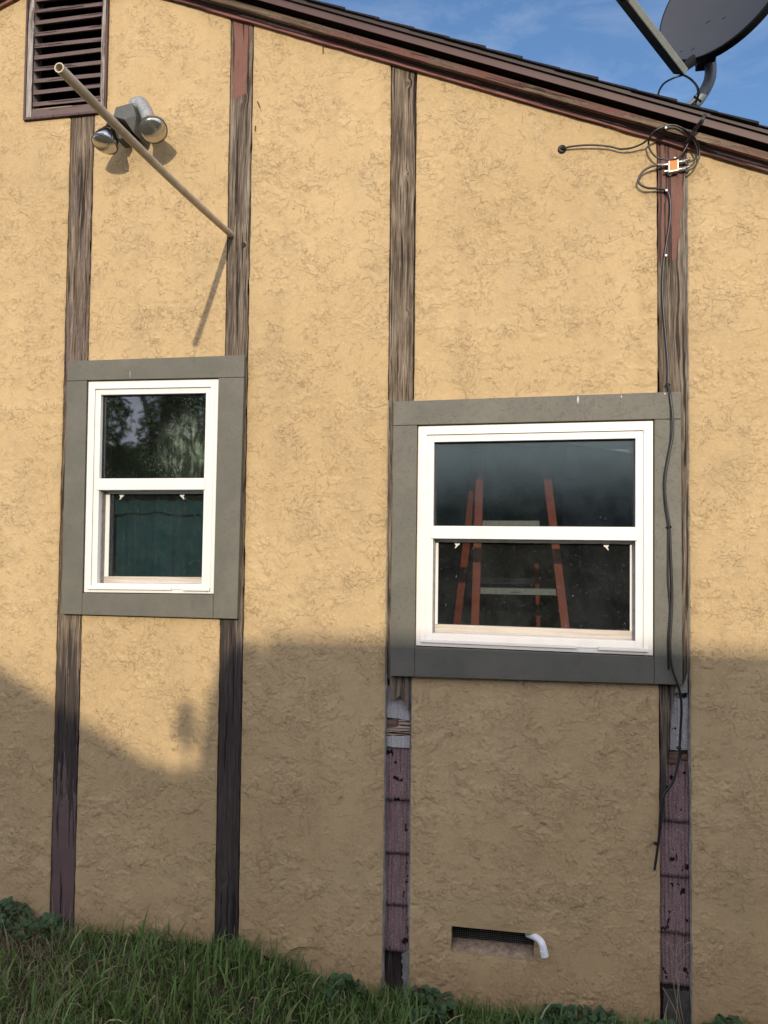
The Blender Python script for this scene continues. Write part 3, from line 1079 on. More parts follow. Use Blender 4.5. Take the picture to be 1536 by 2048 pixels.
    # tilt latches hanging at the sash head
    for (lu, fl) in spec['latch']:
        mb = MB()
        v0 = r1 + 0.012
        pts = [(0, 0), (0.022, 0), (0.020, 0.009), (0.013, 0.014), (0.004, 0.024), (0.0015, 0.0225), (0.006, 0.014), (0.001, 0.006)]
        P_ = [Q(lu + (p[0] if fl > 0 else 0.022 - p[0]), v0 + p[1], 0) for p in pts]
        mb.prism([(p[0], p[2]) for p in P_], 0.045, 0.0495)
        sub(mb, 'latch', mats['vinyl'], 0)
    # deep plaster reveal inside
    mb = MB()
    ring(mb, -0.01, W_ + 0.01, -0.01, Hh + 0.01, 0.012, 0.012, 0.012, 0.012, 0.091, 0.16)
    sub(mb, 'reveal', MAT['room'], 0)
    return win, Q


w1w, w1h = (F1[1] - F1[0]).length, (F1[3] - F1[0]).length
w2w, w2h = (F2[1] - F2[0]).length, (F2[3] - F2[0]).length
T1 = Wp([(135, 722), (489, 710), (474, 1238), (122, 1228)], -0.024)
T2 = Wp([(787, 803), (1362, 783), (1365, 1370), (780, 1352)], -0.024)
mA = dict(trim=MAT['trim'], vinyl=MAT['vinyl'], rubber=MAT['rubber'], tan=MAT['tan_sash'], bead=MAT['bead'],
          glass_up=m_glass('wet_glass', 1.3, (0.30, 0.33, 0.33), 0.012, 0.24, swirl=True), glass_low=m_glass('screened_glass', 0.75, (0.70, 0.72, 0.72), 0.012, 0.0, 3.0))
mB = dict(mA)
mB['glass_up'] = m_glass('dusty_refl_glass', 1.1, (0.70, 0.72, 0.72), 0.016, 0.0, 5.0, refl_tint=(0.10, 0.47, 0.15))
mB['glass_low'] = m_glass('screened_glass_wide', 0.8, (0.66, 0.68, 0.68), 0.016, 0.0, 9.0)
S1 = dict(flange=0.028, step=0.026, bot=0.017, rail=(0.4005, 0.4475), stile=0.020, brail=0.026, latch=((0.115, 1), (0.385, -1)))
S2 = dict(flange=0.030, step=0.030, bot=0.026, rail=(0.3775, 0.425), stile=0.013, brail=0.030, latch=((0.135, 1), (0.685, -1)))
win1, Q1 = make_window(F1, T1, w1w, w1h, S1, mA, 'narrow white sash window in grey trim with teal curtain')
win2, Q2 = make_window(F2, T2, w2w, w2h, S2, mB, 'wide white sash window in grey trim with ladder behind')

# rooms behind the glass
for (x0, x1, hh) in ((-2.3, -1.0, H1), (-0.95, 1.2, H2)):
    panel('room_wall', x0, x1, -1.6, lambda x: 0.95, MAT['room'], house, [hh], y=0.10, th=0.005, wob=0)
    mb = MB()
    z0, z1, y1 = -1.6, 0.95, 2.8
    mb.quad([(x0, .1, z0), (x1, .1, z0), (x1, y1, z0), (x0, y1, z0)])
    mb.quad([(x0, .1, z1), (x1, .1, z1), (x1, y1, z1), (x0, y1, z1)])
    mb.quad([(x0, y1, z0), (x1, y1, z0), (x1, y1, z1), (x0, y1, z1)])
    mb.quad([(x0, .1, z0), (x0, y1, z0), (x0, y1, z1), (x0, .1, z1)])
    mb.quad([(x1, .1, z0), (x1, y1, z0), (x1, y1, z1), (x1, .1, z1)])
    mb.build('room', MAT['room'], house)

# teal curtain in the narrow window
g = NG('teal_cloth')
wv = g.noise(g.vm('MULTIPLY', g.P, (60, 10, 60)), 12, 2, 0.6)
cc = g.mix(g.mr(g.noise(g.vm('MULTIPLY', g.P, (1, 1, 0.4)), 12, 4, 0.6), 0.3, 0.7), (0.024, 0.088, 0.098), (0.048, 0.138, 0.152))
MAT['teal'] = g.done(g.prin(cc, 0.95, 0, g.bump(wv, 0.6, 0.001), 0.1))
cur = empty('window_curtain', Q1(w1w / 2, 0.42, 0.12), 'teal cloth curtain hanging behind the lower pane of the narrow window', 'curtain')
for nm, v0, v1, yo, ph in (('valance', 0.42, 0.54, 0.105, 0.0), ('cloth', 0.50, 0.90, 0.125, 1.3)):
    mb = MB()
    nx, nz = 90, 14
    for j in range(nz + 1):
        for i in range(nx + 1):
            u = -0.01 + (w1w + 0.02) * i / nx
            vv1 = v1 + (0.006 * math.sin(u * 17 + 1) + 0.004 * math.sin(u * 41) if nm == 'valance' else 0)
            v = v0 + (vv1 - v0) * j / nz
            dd = yo + 0.008 * math.sin(u * 62 + ph + 0.8 * math.sin(u * 9)) + 0.004 * math.sin(u * 141 + ph) * (0.4 + j / nz)
            mb.v.append(Q1(u, v, dd))
    k = nx + 1
    for j in range(nz):
        for i in range(nx):
            a = j * k + i
            mb.f.append((a, a + 1, a + k + 1, a + k))
    mb.build(nm, MAT['teal'], cur, smooth=True)

# ------------------------------------------------------------------ step ladder behind the wide window
lad = empty('step_ladder', W(1040, 1300, 0.4), 'orange-red stepladder with grey metal steps standing inside behind the wide window', 'ladder')


def chan(mb, a, b, wx, wy):
    a, b = Vector(a), Vector(b)
    d = (b - a).normalized()
    sx = Vector((1, 0, 0))
    sx = (sx - d * sx.dot(d)).normalized()
    sy = d.cross(sx)
    P = []
    for p in (a, b):
        P.append([p + sx * i * wx + sy * j * wy for i, j in ((-.5, -.5), (.5, -.5), (.5, .5), (-.5, .5))])
    q = P[0] + P[1]
    base = len(mb.v)
    mb.v += [tuple(x) for x in q]
    for f in ((3, 2, 1, 0), (4, 5, 6, 7), (0, 1, 5, 4), (1, 2, 6, 5), (2, 3, 7, 6), (3, 0, 4, 7)):
        mb.f.append(tuple(base + i for i in f))


for (p0, p1, ya, yb, wx, nm) in (((962, 880), (945, 1420), 0.42, 0.18, 0.033, 'front_rail'), ((1088, 900), (1150, 1420), 0.42, 0.18, 0.033, 'front_rail'),
                                 ((955, 900), (894, 1420), 0.46, 0.82, 0.032, 'rear_rail'), ((1073, 1128), (1082, 1420), 0.61, 0.82, 0.018, 'rear_rail')):  # second rear rail starts low: darkness above it is put into the shape
    mb = MB()
    chan(mb, W(*p0, ya), W(*p1, yb), wx, 0.03)
    mb.build(nm, MAT['ladder_red'], lad, bevel=0.002)
for (xa, xb, py, yy, h, nm, dp) in ((958, 1118, 1183, 0.29, 0.026, 'step', 0.07), (962, 1079, 1048, 0.55, 0.03, 'rear_brace', 0.02),
                                    (955, 1077, 1162, 0.63, 0.027, 'rear_brace', 0.02), (964, 1098, 1028 - 6, 0.36, 0.0, '', 0)):
    if not nm:
        continue
    a, b = W(xa, py, yy), W(xb, py, yy)
    mb = MB()
    mb.box(a.x, b.x, yy, yy + dp, (a.z + b.z) / 2 - h / 2, (a.z + b.z) / 2 + h / 2)
    st = mb.build(nm, MAT['alu'], lad, bevel=0.001)
for (px, py) in ((957, 1104), (955, 1178), (955, 1187), (1110, 1106), (1120, 1178), (1121, 1187)):
    mb = MB()
    p = W(px, py, 0.262)
    yy = 0.42 + (py - 890) / 530 * (0.18 - 0.42)
    p = W(px, py, yy - 0.02)
    mb.disc_lathe(p, (0, -1, 0), [(0, 0.0035), (0.002, 0.0030), (0.003, 0.0)], 10)
    mb.build('rivet', MAT['steel'], lad)
# faded small lettering on the step face: illegible strokes
mb = MB()
x = W(1020, 1184, 0.288).x
z = W(1020, 1184, 0.288).z
for i in range(9):
    w = 0.0035
    mb.box(x + i * 0.0048, x + i * 0.0048 + w * 0.4, 0.2885, 0.2895, z - 0.0035, z + 0.0025 * (1 if i % 3 else 1.7))
    mb.box(x + i * 0.0048 + w * .4, x + i * 0.0048 + w, 0.2885, 0.2895, z - 0.0035 + 0.0018 * (i % 3), z - 0.002 + 0.0018 * (i % 3))
mb.build('lettering', MAT['rubber'], lad)

# ------------------------------------------------------------------ gable vent
m_slat = m_wood('slat_wood', base=((0.09, 0.065, 0.055), (0.17, 0.12, 0.11), (0.30, 0.27, 0.25)), paint=(0.120, 0.082, 0.075), wear=0.72, axis='x', seed=8)
m_vfr = m_wood('vent_frame_wood', base=((0.11, 0.09, 0.075), (0.25, 0.22, 0.19), (0.42, 0.39, 0.35)), paint=(0.12, 0.078, 0.070), wear=0.36, seed=9)
m_vfr2 = m_wood('vent_edge_wood', base=((0.09, 0.065, 0.055), (0.17, 0.12, 0.11), (0.30, 0.27, 0.25)), paint=(0.085, 0.052, 0.046), wear=0.75, seed=10)
gv = empty('gable_vent', (0, 0, 0))
setpar(gv, house)
tag(gv, 'louvred attic vent with flaking brown slats')
vx0, vx1, vz0, vz1 = VT[3].x, VT[2].x, VT[2].z - 0.003, VT[0].z
mb = MB()
mb.box(vx0, vx0 + 0.009, -0.014, 0.02, vz0, vz1)
mb.box(vx1 - 0.009, vx1, -0.014, 0.02, vz0, vz1)
mb.box(vx0 + 0.009, vx1 - 0.009, -0.0145, 0.02, vz0, vz0 + 0.010)
mb.build('edge_moulding', m_vfr2, gv, bevel=0.001)
mb = MB()
fwv = 0.034
mb.box(vx0 + 0.0095, vx0 + fwv, -0.009, 0.06, vz0 + 0.0105, vz1)
mb.box(vx1 - fwv * 0.85, vx1 - 0.0095, -0.009, 0.06, vz0 + 0.0105, vz1)
mb.build('frame', m_vfr, gv, bevel=0.001)
mb = MB()
mb.box(vx0 + fwv + .0005, vx1 - fwv * 0.85 - .0005, -0.008, 0.06, vz0 + 0.0105, vz0 + 0.045)
mb.build('sill', m_slat, gv, bevel=0.001)
sz0 = vz0 + 0.045
ps = 0.0512
for k in range(12):
    z = sz0 + 0.018 + k * ps
    if z > vz1:
        break
    mb = MB()
    x0, x1 = vx0 + fwv + 0.0005, vx1 - fwv * 0.85 - 0.0005
    dz = 0.0035 * math.sin(k * 2.1)
    # tilted slat: outer edge low, inner edge high
    mb.hexa([(x0, 0.000, z), (x1, 0.000, z + dz), (x1, 0.000, z + 0.017 + dz), (x0, 0.000, z + 0.017),
             (x0, 0.055, z + 0.030), (x1, 0.055, z + 0.030 + dz), (x1, 0.055, z + 0.047 + dz), (x0, 0.055, z + 0.047)])
    mb.build('slat', m_slat, gv, bevel=0.001)
mb = MB()
mb.box(vx0 + 0.015, vx1 - 0.015, 0.2, 0.21, vz0, vz1 + .1)
mb.box(vx0 + 0.015, vx0 + 0.02, 0.061, 0.2, vz0, vz1 + .1)
mb.box(vx1 - 0.02, vx1 - 0.015, 0.061, 0.2, vz0, vz1 + .1)
mb.box(vx0 + 0.015, vx1 - 0.015, 0.061, 0.2, vz0 - 0.005, vz0)
mb.build('attic_cavity', MAT['dark'], gv)

# ------------------------------------------------------------------ foundation vent
fv = empty('foundation_vent', (0, 0, 0))
setpar(fv, house)
tag(fv, 'recessed crawl space vent with dirty wire mesh')
x0, x1, z0, z1 = FVH
mb = MB()
ym = 0.055
# sloped stucco sill, sides, top
n = 14
for i in range(n):
    a, b = x0 + (x1 - x0) * i / n, x0 + (x1 - x0) * (i + 1) / n
    wa = 0.003 * mnoise.noise(Vector((a * 30, 0, 4)))
    wb = 0.003 * mnoise.noise(Vector((b * 30, 0, 4)))
    mb.quad([(a, 0.002, z0 - 0.001 + wa), (b, 0.002, z0 - 0.001 + wb), (b, ym, z0 + 0.028 + wb), (a, ym, z0 + 0.028 + wa)])
mb.quad([(x0, 0.004, z0 - .01), (x0, ym, z0 - .01), (x0, ym, z1 + .01), (x0, 0.004, z1 + .01)])
mb.quad([(x1, 0.004, z0 - .01), (x1, ym, z0 - .01), (x1, ym, z1 + .01), (x1, 0.004, z1 + .01)])
mb.quad([(x0, 0.004, z1), (x1, 0.004, z1), (x1, ym, z1), (x0, ym, z1)])
mb.build('vent_reveal', m_plain('grimy_plaster', (0.25, 0.185, 0.12), 0.95, 0, 0.45, 45, 0.004, 70), fv, smooth=False)
mb = MB()
x = x0
while x < x1:
    mb.box(x, x + 0.0011, ym - 0.002, ym - 0.001, z0 + 0.015, z1)
    x += 0.0068
z = z0 + 0.02
while z < z1:
    mb.box(x0, x1, ym - 0.0032, ym - 0.0021, z, z + 0.0011)
    z += 0.0068
mb.build('wire_mesh', MAT['screen'], fv)
mb = MB()
mb.box(x0 - .02, x1 + .02, ym + 0.03, ym + 0.04, z0 - .02, z1 + .02)
mb.build('crawl_space', MAT['dark'], fv)

# white plastic drain elbow poking from the vent
dr = empty('drain_elbow', W(1085, 1900, -0.02), 'white plastic drain elbow poking out of the foundation vent', 'drain pipe')
mb = MB()
pp = [W(1056, 1868, 0.04), W(1068, 1873, 0.01), W(1078, 1879, -0.018), W(1083, 1885, -0.030), W(1086, 1893, -0.034), W(1090, 1912, -0.036)]
mb.tube(smooth_path(pp, 6), 0.0125, 16, caps=False)
mb.build('elbow', MAT['pvc_white'], dr, smooth=True)
mb = MB()
mb.tube([W(1087, 1900, -0.035), W(1090, 1913, -0.036)], 0.0138, 16)
mb.build('collar', MAT['pvc_white'], dr, smooth=False)


# ------------------------------------------------------------------ rake: frieze, old fascia, metal fascia, shingles
def rake_z(px, py, y):
    """height above the rake line for a point seen at px,py in plane y"""
    p = W(px, py, y)
    return p.z - rake(p.x)


def rake_strip(name, m, y0, y1, lo, hi, label=None, wob=0.0, bevel=0, step=0.05, mbs=None, smooth=False, flat=False):
    """strip parallel to the rake, both sides of the ridge; lo/hi = height offsets"""
    for side, xe in ((1, 2.9), (-1, -2.2)):
        mb = MB()
        xa = XR
        xb = XR + xe + (1.9 if side > 0 else 0)
        n = int(abs(xb - xa) / step)
        prev = None
        for i in range(n + 1):
            x = xa + (xb - xa) * i / n
            w = wob * (mnoise.noise(Vector((x * 11, lo * 50, 1))) + 0.6 * mnoise.noise(Vector((x * 37, lo * 50, 3))))
            r = rake(x)
            l_ = lo if not isinstance(lo, tuple) else lo
            cur = [(x, y0, r + lo + w), (x, y0, r + hi), (x, y1, r + hi), (x, y1, r + lo + w * 0.5)]
            if prev:
                for a in range(4):
                    b_ = (a + 1) % 4
                    mb.quad([prev[a], prev[b_], cur[b_], cur[a]])
            else:
                mb.quad(cur)
            prev = cur
        mb.quad(prev)
        mb.build(name, m, house, bevel=bevel, label=label if side > 0 else None)


cx = 1258
m_fr = m_wood('frieze_wood', base=((0.07, 0.045, 0.035), (0.16, 0.10, 0.08), (0.45, 0.36, 0.30)), paint=(0.20, 0.085, 0.068), wear=0.70, axis='rake', seed=12)
m_ol = m_wood('old_fascia_wood', base=((0.05, 0.034, 0.024), (0.14, 0.10, 0.065), (0.27, 0.20, 0.14)), paint=(0.12, 0.050, 0.038), wear=0.50, axis='rake', seed=14)
rake_strip('frieze_board', m_fr, -0.016, 0.02, rake_z(cx, 263, -0.016), rake_z(cx, 251, -0.016), wob=0.003, label='reddish board where the stucco meets the eave, paint flaking')
m_pk = m_wood('flaked_primer', base=((0.42, 0.24, 0.20), (0.58, 0.38, 0.34), (0.70, 0.50, 0.45)), paint=(0.10, 0.045, 0.036), wear=0.56, axis='rake', seed=21)
rake_strip('primer_strip', m_pk, -0.0185, -0.0162, rake_z(cx, 255, -0.0185), rake_z(cx, 251.5, -0.0185), wob=0.004)
rake_strip('old_fascia', m_ol, -0.055, -0.035, rake_z(cx, 240, -0.055), rake_z(cx, 225, -0.055), wob=0.0022, label='weathered bare board behind the metal fascia')
rake_strip('metal_fascia', MAT['fascia'], -0.080, -0.074, rake_z(cx, 207, -0.080), rake_z(cx, 189.5, -0.080), bevel=0.001, label='brown metal fascia along the eave')
rake_strip('eave_shade', MAT['dark'], 0.004, 0.012, 0.009, rake_z(cx, 186, -0.080))  # near-black sheet that paints the shade up behind the fascia
rake_strip('soffit', MAT['dark'], -0.0735, 0.004, rake_z(cx, 195, -0.080), rake_z(cx, 190, -0.080))  # soffit coloured near-black, eave shade put into its colour
rake_strip('drip_edge', MAT['drip'], -0.090, -0.0802, rake_z(cx, 190.5, -0.090) + .002, rake_z(cx, 182, -0.090), bevel=0.001, label='dark metal drip edge under the shingles')
rake_strip('fascia_lip', MAT['fascia'], -0.086, -0.0802, rake_z(cx, 208.5, -0.086), rake_z(cx, 206.5, -0.086), bevel=0.0008)
# shingle courses: short overlapping tabs stepping down the rake
zsh = rake_z(cx, 182, -0.090)
for side in (1, -1):
    mb = MB()
    x = XR
    L = 4.6 if side > 0 else 2.2
    s = 0.0
    while s < L:
        l = 0.135
        a, b = XR + side * s, XR + side * (s + l + 0.02)
        t0, t1 = zsh + 0.001, zsh + 0.007 + random.uniform(0, 0.003)
        yo = -0.098 - random.uniform(0, 0.008)
        pa = [(a, yo, rake(a) + t0), (b, yo, rake(b) + t0 + 0.002), (b, yo, rake(b) + t1 + 0.003), (a, yo, rake(a) + t0 + 0.004)]
        pb = [(q[0], 3.4, q[2]) for q in pa]
        mb.hexa(pa + pb)
        s += l
    mb.build('roof_shingles', MAT['shingle'], house, label='dark shingle edge above the brown fascia' if side > 0 else None)
# roof deck behind
mb = MB()
for side in (1, -1):
    a, b = XR, XR + side * (4.6 if side > 0 else 2.2)
    mb.hexa([(a, -0.07, rake(a) + zsh - 0.03), (b, -0.07, rake(b) + zsh - 0.03), (b, -0.07, rake(b) + zsh - 0.012), (a, -0.07, rake(a) + zsh - 0.012),
             (a, 3.4, rake(a) + zsh - 0.03), (b, 3.4, rake(b) + zsh - 0.03), (b, 3.4, rake(b) + zsh - 0.012), (a, 3.4, rake(a) + zsh - 0.012)])
mb.build('roof_deck', MAT['drip'], house)
# side and back walls so the house is a volume
mb = MB()
mb.box(4.55, 4.6, 0.03, 3.3, ZBOT, rake(4.6))
mb.box(-4.6, -4.55, 0.03, 3.3, ZBOT, rake(-4.6) + 0.0)
mb.box(-4.6, 4.6, 3.3, 3.35, ZBOT, rake(4.6))
mb.build('side_wall', MAT['stucco'], house)

# ------------------------------------------------------------------ plastic pipe sticking out of the wall
tipd = np.array([118 - 768.0, 135 - 1024.0, F_PX]) / F_PX * (2.3 * 0.9)
tip = CAM_P + CAM_R @ tipd
tip = Vector(tip)
basep = W(462, 469, 0.0)
dirp = (tip - basep).normalized()
pipe = empty('plastic_pipe', basep, 'long tan plastic pipe jutting out of the second board', 'pipe')
mb = MB()
ro, ri = 0.0128, 0.0100
u = dirp.orthogonal().normalized()
w = dirp.cross(u)
n = 24
sag = [basep - dirp * 0.015 + (tip - basep + dirp * 0.015) * t - Vector((0, 0, 0.010)) * math.sin(math.pi * t) for t in [i / 14 for i in range(15)]]
mb.tube(sag, ro, n, caps=False)
nv = len(mb.v)
mb.tube(sag[-3:], ri, n, caps=False)
for k in range(n):
    k2 = (k + 1) % n
    mb.f.append((nv - n + k, nv - n + k2, len(mb.v) - n + k2, len(mb.v) - n + k))
b = nv
mb.f.append(tuple(b + k for k in range(n)))
mb.build('pipe', MAT['pvc'], pipe, auto=40)

# ------------------------------------------------------------------ floodlight
g = NG('bulb_glass')
pb_ = g.noise(g.P, 260, 2, 0.5)
MAT['lens'] = g.done(g.prin((0.50, 0.48, 0.42), 0.14, 0.85, g.bump(g.vor(g.P, 260), 0.35, 0.0008), 0.6))
MAT['chrome'] = m_plain('bulb_mirror', (0.50, 0.49, 0.46), 0.08, 1.0, 0.1)
fl = empty('floodlight', W(250, 250, 0), 'twin outdoor floodlight with two silvered bulbs mounted right of the attic vent', 'light')
mb = MB()
# round base plate on wall
mb.disc_lathe(W(268, 262, 0) + Vector((0, 0, 0)), (0, -1, 0), [(-0.002, 0.052), (0.012, 0.052), (0.018, 0.046), (0.018, 0.0)], 32)
mb.build('wall_plate', MAT['grey_cast'], fl, auto=35)
mb = MB()
# wedge shaped central body seen in the photo as two facets
A = [W(231, 214, -0.13), W(264, 205, -0.13), W(272, 231, -0.125), W(268, 268, -0.11), W(249, 240, -0.14), W(226, 232, -0.14)]
Bk = [p + Vector((0.012, 0.105, -0.008)) for p in A]
b = len(mb.v)
mb.v += [tuple(p) for p in A + Bk]
mb.f.append(tuple(range(6)))
mb.f.append(tuple(reversed(range(6, 12))))
for i in range(6):
    j = (i + 1) % 6
    mb.f.append((i, i + 6, j + 6, j))
mb.build('junction_box', MAT['grey_cast'], fl, bevel=0.003)
mb = MB()
mb.box(W(262, 0, -0.02).x - 0.012, W(262, 0, -0.02).x + 0.014, -0.095, -0.018, W(262, 285, -0.06).z, W(262, 235, -0.06).z)
mb.build('bracket', MAT['grey_cast'], fl, bevel=0.003)


def lamp(neck, lens, r, cover):
    nk, le = Vector(neck), Vector(lens)
    ax = (le - nk).normalized()
    L = (le - nk).length
    mb = MB()
    mb.disc_lathe(nk, ax, [(-0.018, 0.0), (-0.018, r * 0.34), (0.0, r * 0.37), (L * 0.18, r * 0.42), (L * 0.42, r * 0.66), (L * 0.70, r * 0.93), (L * 0.86, r * 1.0), (L * 0.93, r * 0.99)], 36)
    bulb = mb.build('bulb', MAT['chrome'], fl, smooth=True)
    mb = MB()
    mb.disc_lathe(nk, ax, [(L * 0.93, r * 0.99), (L * 0.98, r * 0.93), (L * 1.05, r * 0.70), (L * 1.09, r * 0.36), (L * 1.10, 0.0)], 36)
    mb.build('lens', MAT['lens'], bulb, smooth=True)
    mb = MB()
    mb.disc_lathe(nk, ax, [(L * 0.90, r * 0.99), (L * 0.90, r * 1.035), (L * 0.955, r * 1.03), (L * 0.965, r * 0.965)], 36)
    mb.build('lens_rim', MAT['grey_cast'], bulb, smooth=True)
    return bulb, nk, ax


b1_, nk1, ax1 = lamp(W(225, 250, -0.105), W(208, 291, -0.140), 0.052, None)
b2_, nk2, ax2 = lamp(W(297, 236, -0.100), W(308, 262, -0.150), 0.053, None)
mb = MB()
mb.disc_lathe(nk1, ax1, [(-0.035, 0.0), (-0.035, 0.019), (-0.028, 0.0205), (0.004, 0.0205), (0.006, 0.023), (0.012, 0.023), (0.012, 0.015)], 24)
mb.build('socket', MAT['alu_cast'], fl, auto=35)
mb = MB()
mb.tube(smooth_path([W(262, 240, -0.10), W(268, 214, -0.085), W(280, 207, -0.085), W(290, 220, -0.095), W(299, 243, -0.112)], 8), [0.020] + [0.024] * 8 + [0.027] * 24, 24)
mb.build('socket', MAT['alu_cast'], fl, auto=35)
mb = MB()
mb.tube([W(240, 240, -0.115), W(228, 246, -0.105)], 0.009, 14)
mb.build('swivel', MAT['grey_cast'], fl, auto=35)

# ------------------------------------------------------------------ satellite dish
dc = Vector((0.670, 0.15, 2.138))
dn = Vector((-0.65, -0.71, 0.26)).normalized()
dish = empty('satellite_dish', W(1385, 215, 0.25), 'dark grey satellite dish on bent mast at roof edge', 'dish')
mb = MB()
r = 0.27
prof = [(-0.045 * (1 - (q / 10) ** 2), max(r * q / 10, 0.0005)) for q in range(11)]
mb.disc_lathe(dc, dn, prof, 72)
mb.disc_lathe(dc, dn, [(a - 0.004, b_) for a, b_ in prof[:-1]] + [(-0.002, r - .002)], 72)
mb.build('reflector', MAT['dish'], dish, smooth=True)
mb = MB()
mb.disc_lathe(dc, dn, [(0.0005, r), (0.0015, r + 0.005), (-0.004, r + 0.007), (-0.034, r + 0.002), (-0.034, r - 0.002), (-0.0035, r - 0.001)], 72)
mb.build('rim', MAT['dish_edge'], dish, smooth=False)
# scuffs on the face
rs7 = random.Random(4)
for px, py, L in ((1416, 44, 9), (1448, 35, 7), (1363, 103, 5), (1386, 98, 7)):
    mb = MB()
    hit = []
    for q in range(5):
        rr_ = CAM_R @ np.array([px + (q - 2) * L / 4 - 768.0, py - (q - 2) * L * 0.15 + rs7.uniform(-1, 1) - 1024.0, F_PX])
        rr_ = Vector(rr_)
        cp = Vector(CAM_P)
        t = (dc - dn * 0.040 - cp).dot(dn) / rr_.dot(dn)
        p = cp + rr_ * t
        for _ in range(3):      # onto the bowl
            rad2 = ((p - dc) - dn * (p - dc).dot(dn)).length
            t = (dc - dn * (0.045 * (1 - (rad2 / r) ** 2) - 0.0012) - cp).dot(dn) / rr_.dot(dn)
            p = cp + rr_ * t
        hit.append(p)
    mb.tube(hit, 0.0011, 5)
    mb.build('scuff', MAT['dish_edge'], dish)
# feed arm: box channel from below the dish forward and up
a0 = W(1362, 143, 0.06)
a1 = W(1212, -52, -0.40)
mb = MB()
d = (a1 - a0).normalized()
sx = Vector((-0.62, -0.08, -0.80))
sx = (sx - d * sx.dot(d)).normalized()
sy = d.cross(sx)
P = []
for p, q in ((a0, 0.013), (a1, 0.013)):
    P.append([p + sx * i * q + sy * j * 0.026 for i, j in ((-1, -1), (1, -1), (1, 1), (-1, 1))])
b = len(mb.v)
mb.v += [tuple(x) for x in P[0] + P[1]]
for f in ((3, 2, 1, 0), (4, 5, 6, 7), (0, 1, 5, 4), (1, 2, 6, 5), (2, 3, 7, 6), (3, 0, 4, 7)):
    mb.f.append(f)
mb.build('feed_arm', MAT['arm'], dish, bevel=0.003)
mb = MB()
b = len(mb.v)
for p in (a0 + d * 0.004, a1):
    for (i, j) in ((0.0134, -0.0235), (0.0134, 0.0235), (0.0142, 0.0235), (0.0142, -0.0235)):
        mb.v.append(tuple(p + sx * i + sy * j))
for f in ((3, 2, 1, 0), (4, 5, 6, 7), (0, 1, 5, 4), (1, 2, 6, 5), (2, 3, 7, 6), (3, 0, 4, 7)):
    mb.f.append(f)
mb.build('arm_shade_strip', MAT['dish_edge'], dish)  # dark strip laid on the arm's underside in place of its shade
mb = MB()
mb.tube([a1 - d * 0.02, a1 + d * 0.02 - dn * 0.05, a1 - dn * 0.10], [0.03, 0.035, 0.03], 20)
mb.build('receiver_head', MAT['dish_edge'], dish, smooth=True)
mb = MB()
mb.tube([a0 + d * 0.005, W(1385, 122, 0.17), W(1415, 105, 0.25)], [0.014, 0.02, 0.022], 14)
mb.build('arm_bracket', MAT['dish_edge'], dish, bevel=0.002)
mb = MB()
c0 = W(1414, 108, 0.26)
mb.box(c0.x - 0.035, c0.x + 0.030, c0.y - 0.03, c0.y + 0.06, c0.z - 0.035, c0.z + 0.045)
mb.build('mount_bracket', MAT['dish_edge'], dish, bevel=0.004)
mb = MB()
mp_ = smooth_path([W(1365, 222, 0.32), W(1385, 212, 0.31), W(1404, 190, 0.30), W(1419, 160, 0.29), W(1421, 130, 0.28), W(1418, 108, 0.27)], 6)
mb.tube(mp_, 0.0225, 20)
mb.build('mast', MAT['mast'], dish, smooth=True)
mb = MB()
fb = W(1365, 226, 0.33)
mb.box(fb.x - 0.06, fb.x + 0.06, fb.y - 0.05, fb.y + 0.05, fb.z - 0.02, fb.z - 0.005)
mb.build('mast_foot', MAT['mast'], dish, bevel=0.002)
# bolts on the arm end
mb = MB()
for px, py in ((1359, 137), (1362, 143)):
    mb.disc_lathe(W(px + 2, py - 6, 0.035), (0, -1, 0), [(0, 0.004), (0.004, 0.004), (0.004, 0)], 8)
mb.build('bolt', MAT['steel'], dish)
# coax loop hanging from the arm to the mast
mb = MB()
mb.tube(smooth_path(Wp([(1366, 150, 0.05), (1345, 157, 0.05), (1327, 168, 0.08), (1317, 186, 0.10), (1318, 205, 0.12)], 0), 8), 0.0036, 8)
mb.tube(smooth_path(Wp([(1362, 148, 0.05), (1380, 158, 0.10), (1394, 175, 0.2), (1395, 195, 0.25), (1384, 208, 0.27), (1368, 214, 0.27)], 0), 8), 0.0036, 8)
mb.tube(smooth_path(Wp([(1364, 148, 0.05), (1384, 160, 0.10), (1398, 180, 0.2), (1394, 200, 0.25), (1386, 218, 0.27)], 0), 8), 0.0036, 8)
mb.tube([W(1388, 193, 0.25), W(1402, 203, 0.27)], 0.0045, 8)
mb.build('dish_coax', MAT['cable'], dish, smooth=True)

# ------------------------------------------------------------------ cables on the wall
yc = -0.030


def cable(name, pix, y, r, label, sub=10, parent=None):
    mb = MB()
    mb.tube(smooth_path(Wp(pix, y), sub), r, 10)
    return mb.build(name, MAT['cable'], parent, smooth=True, label=label, cat='cable' if not parent else None)


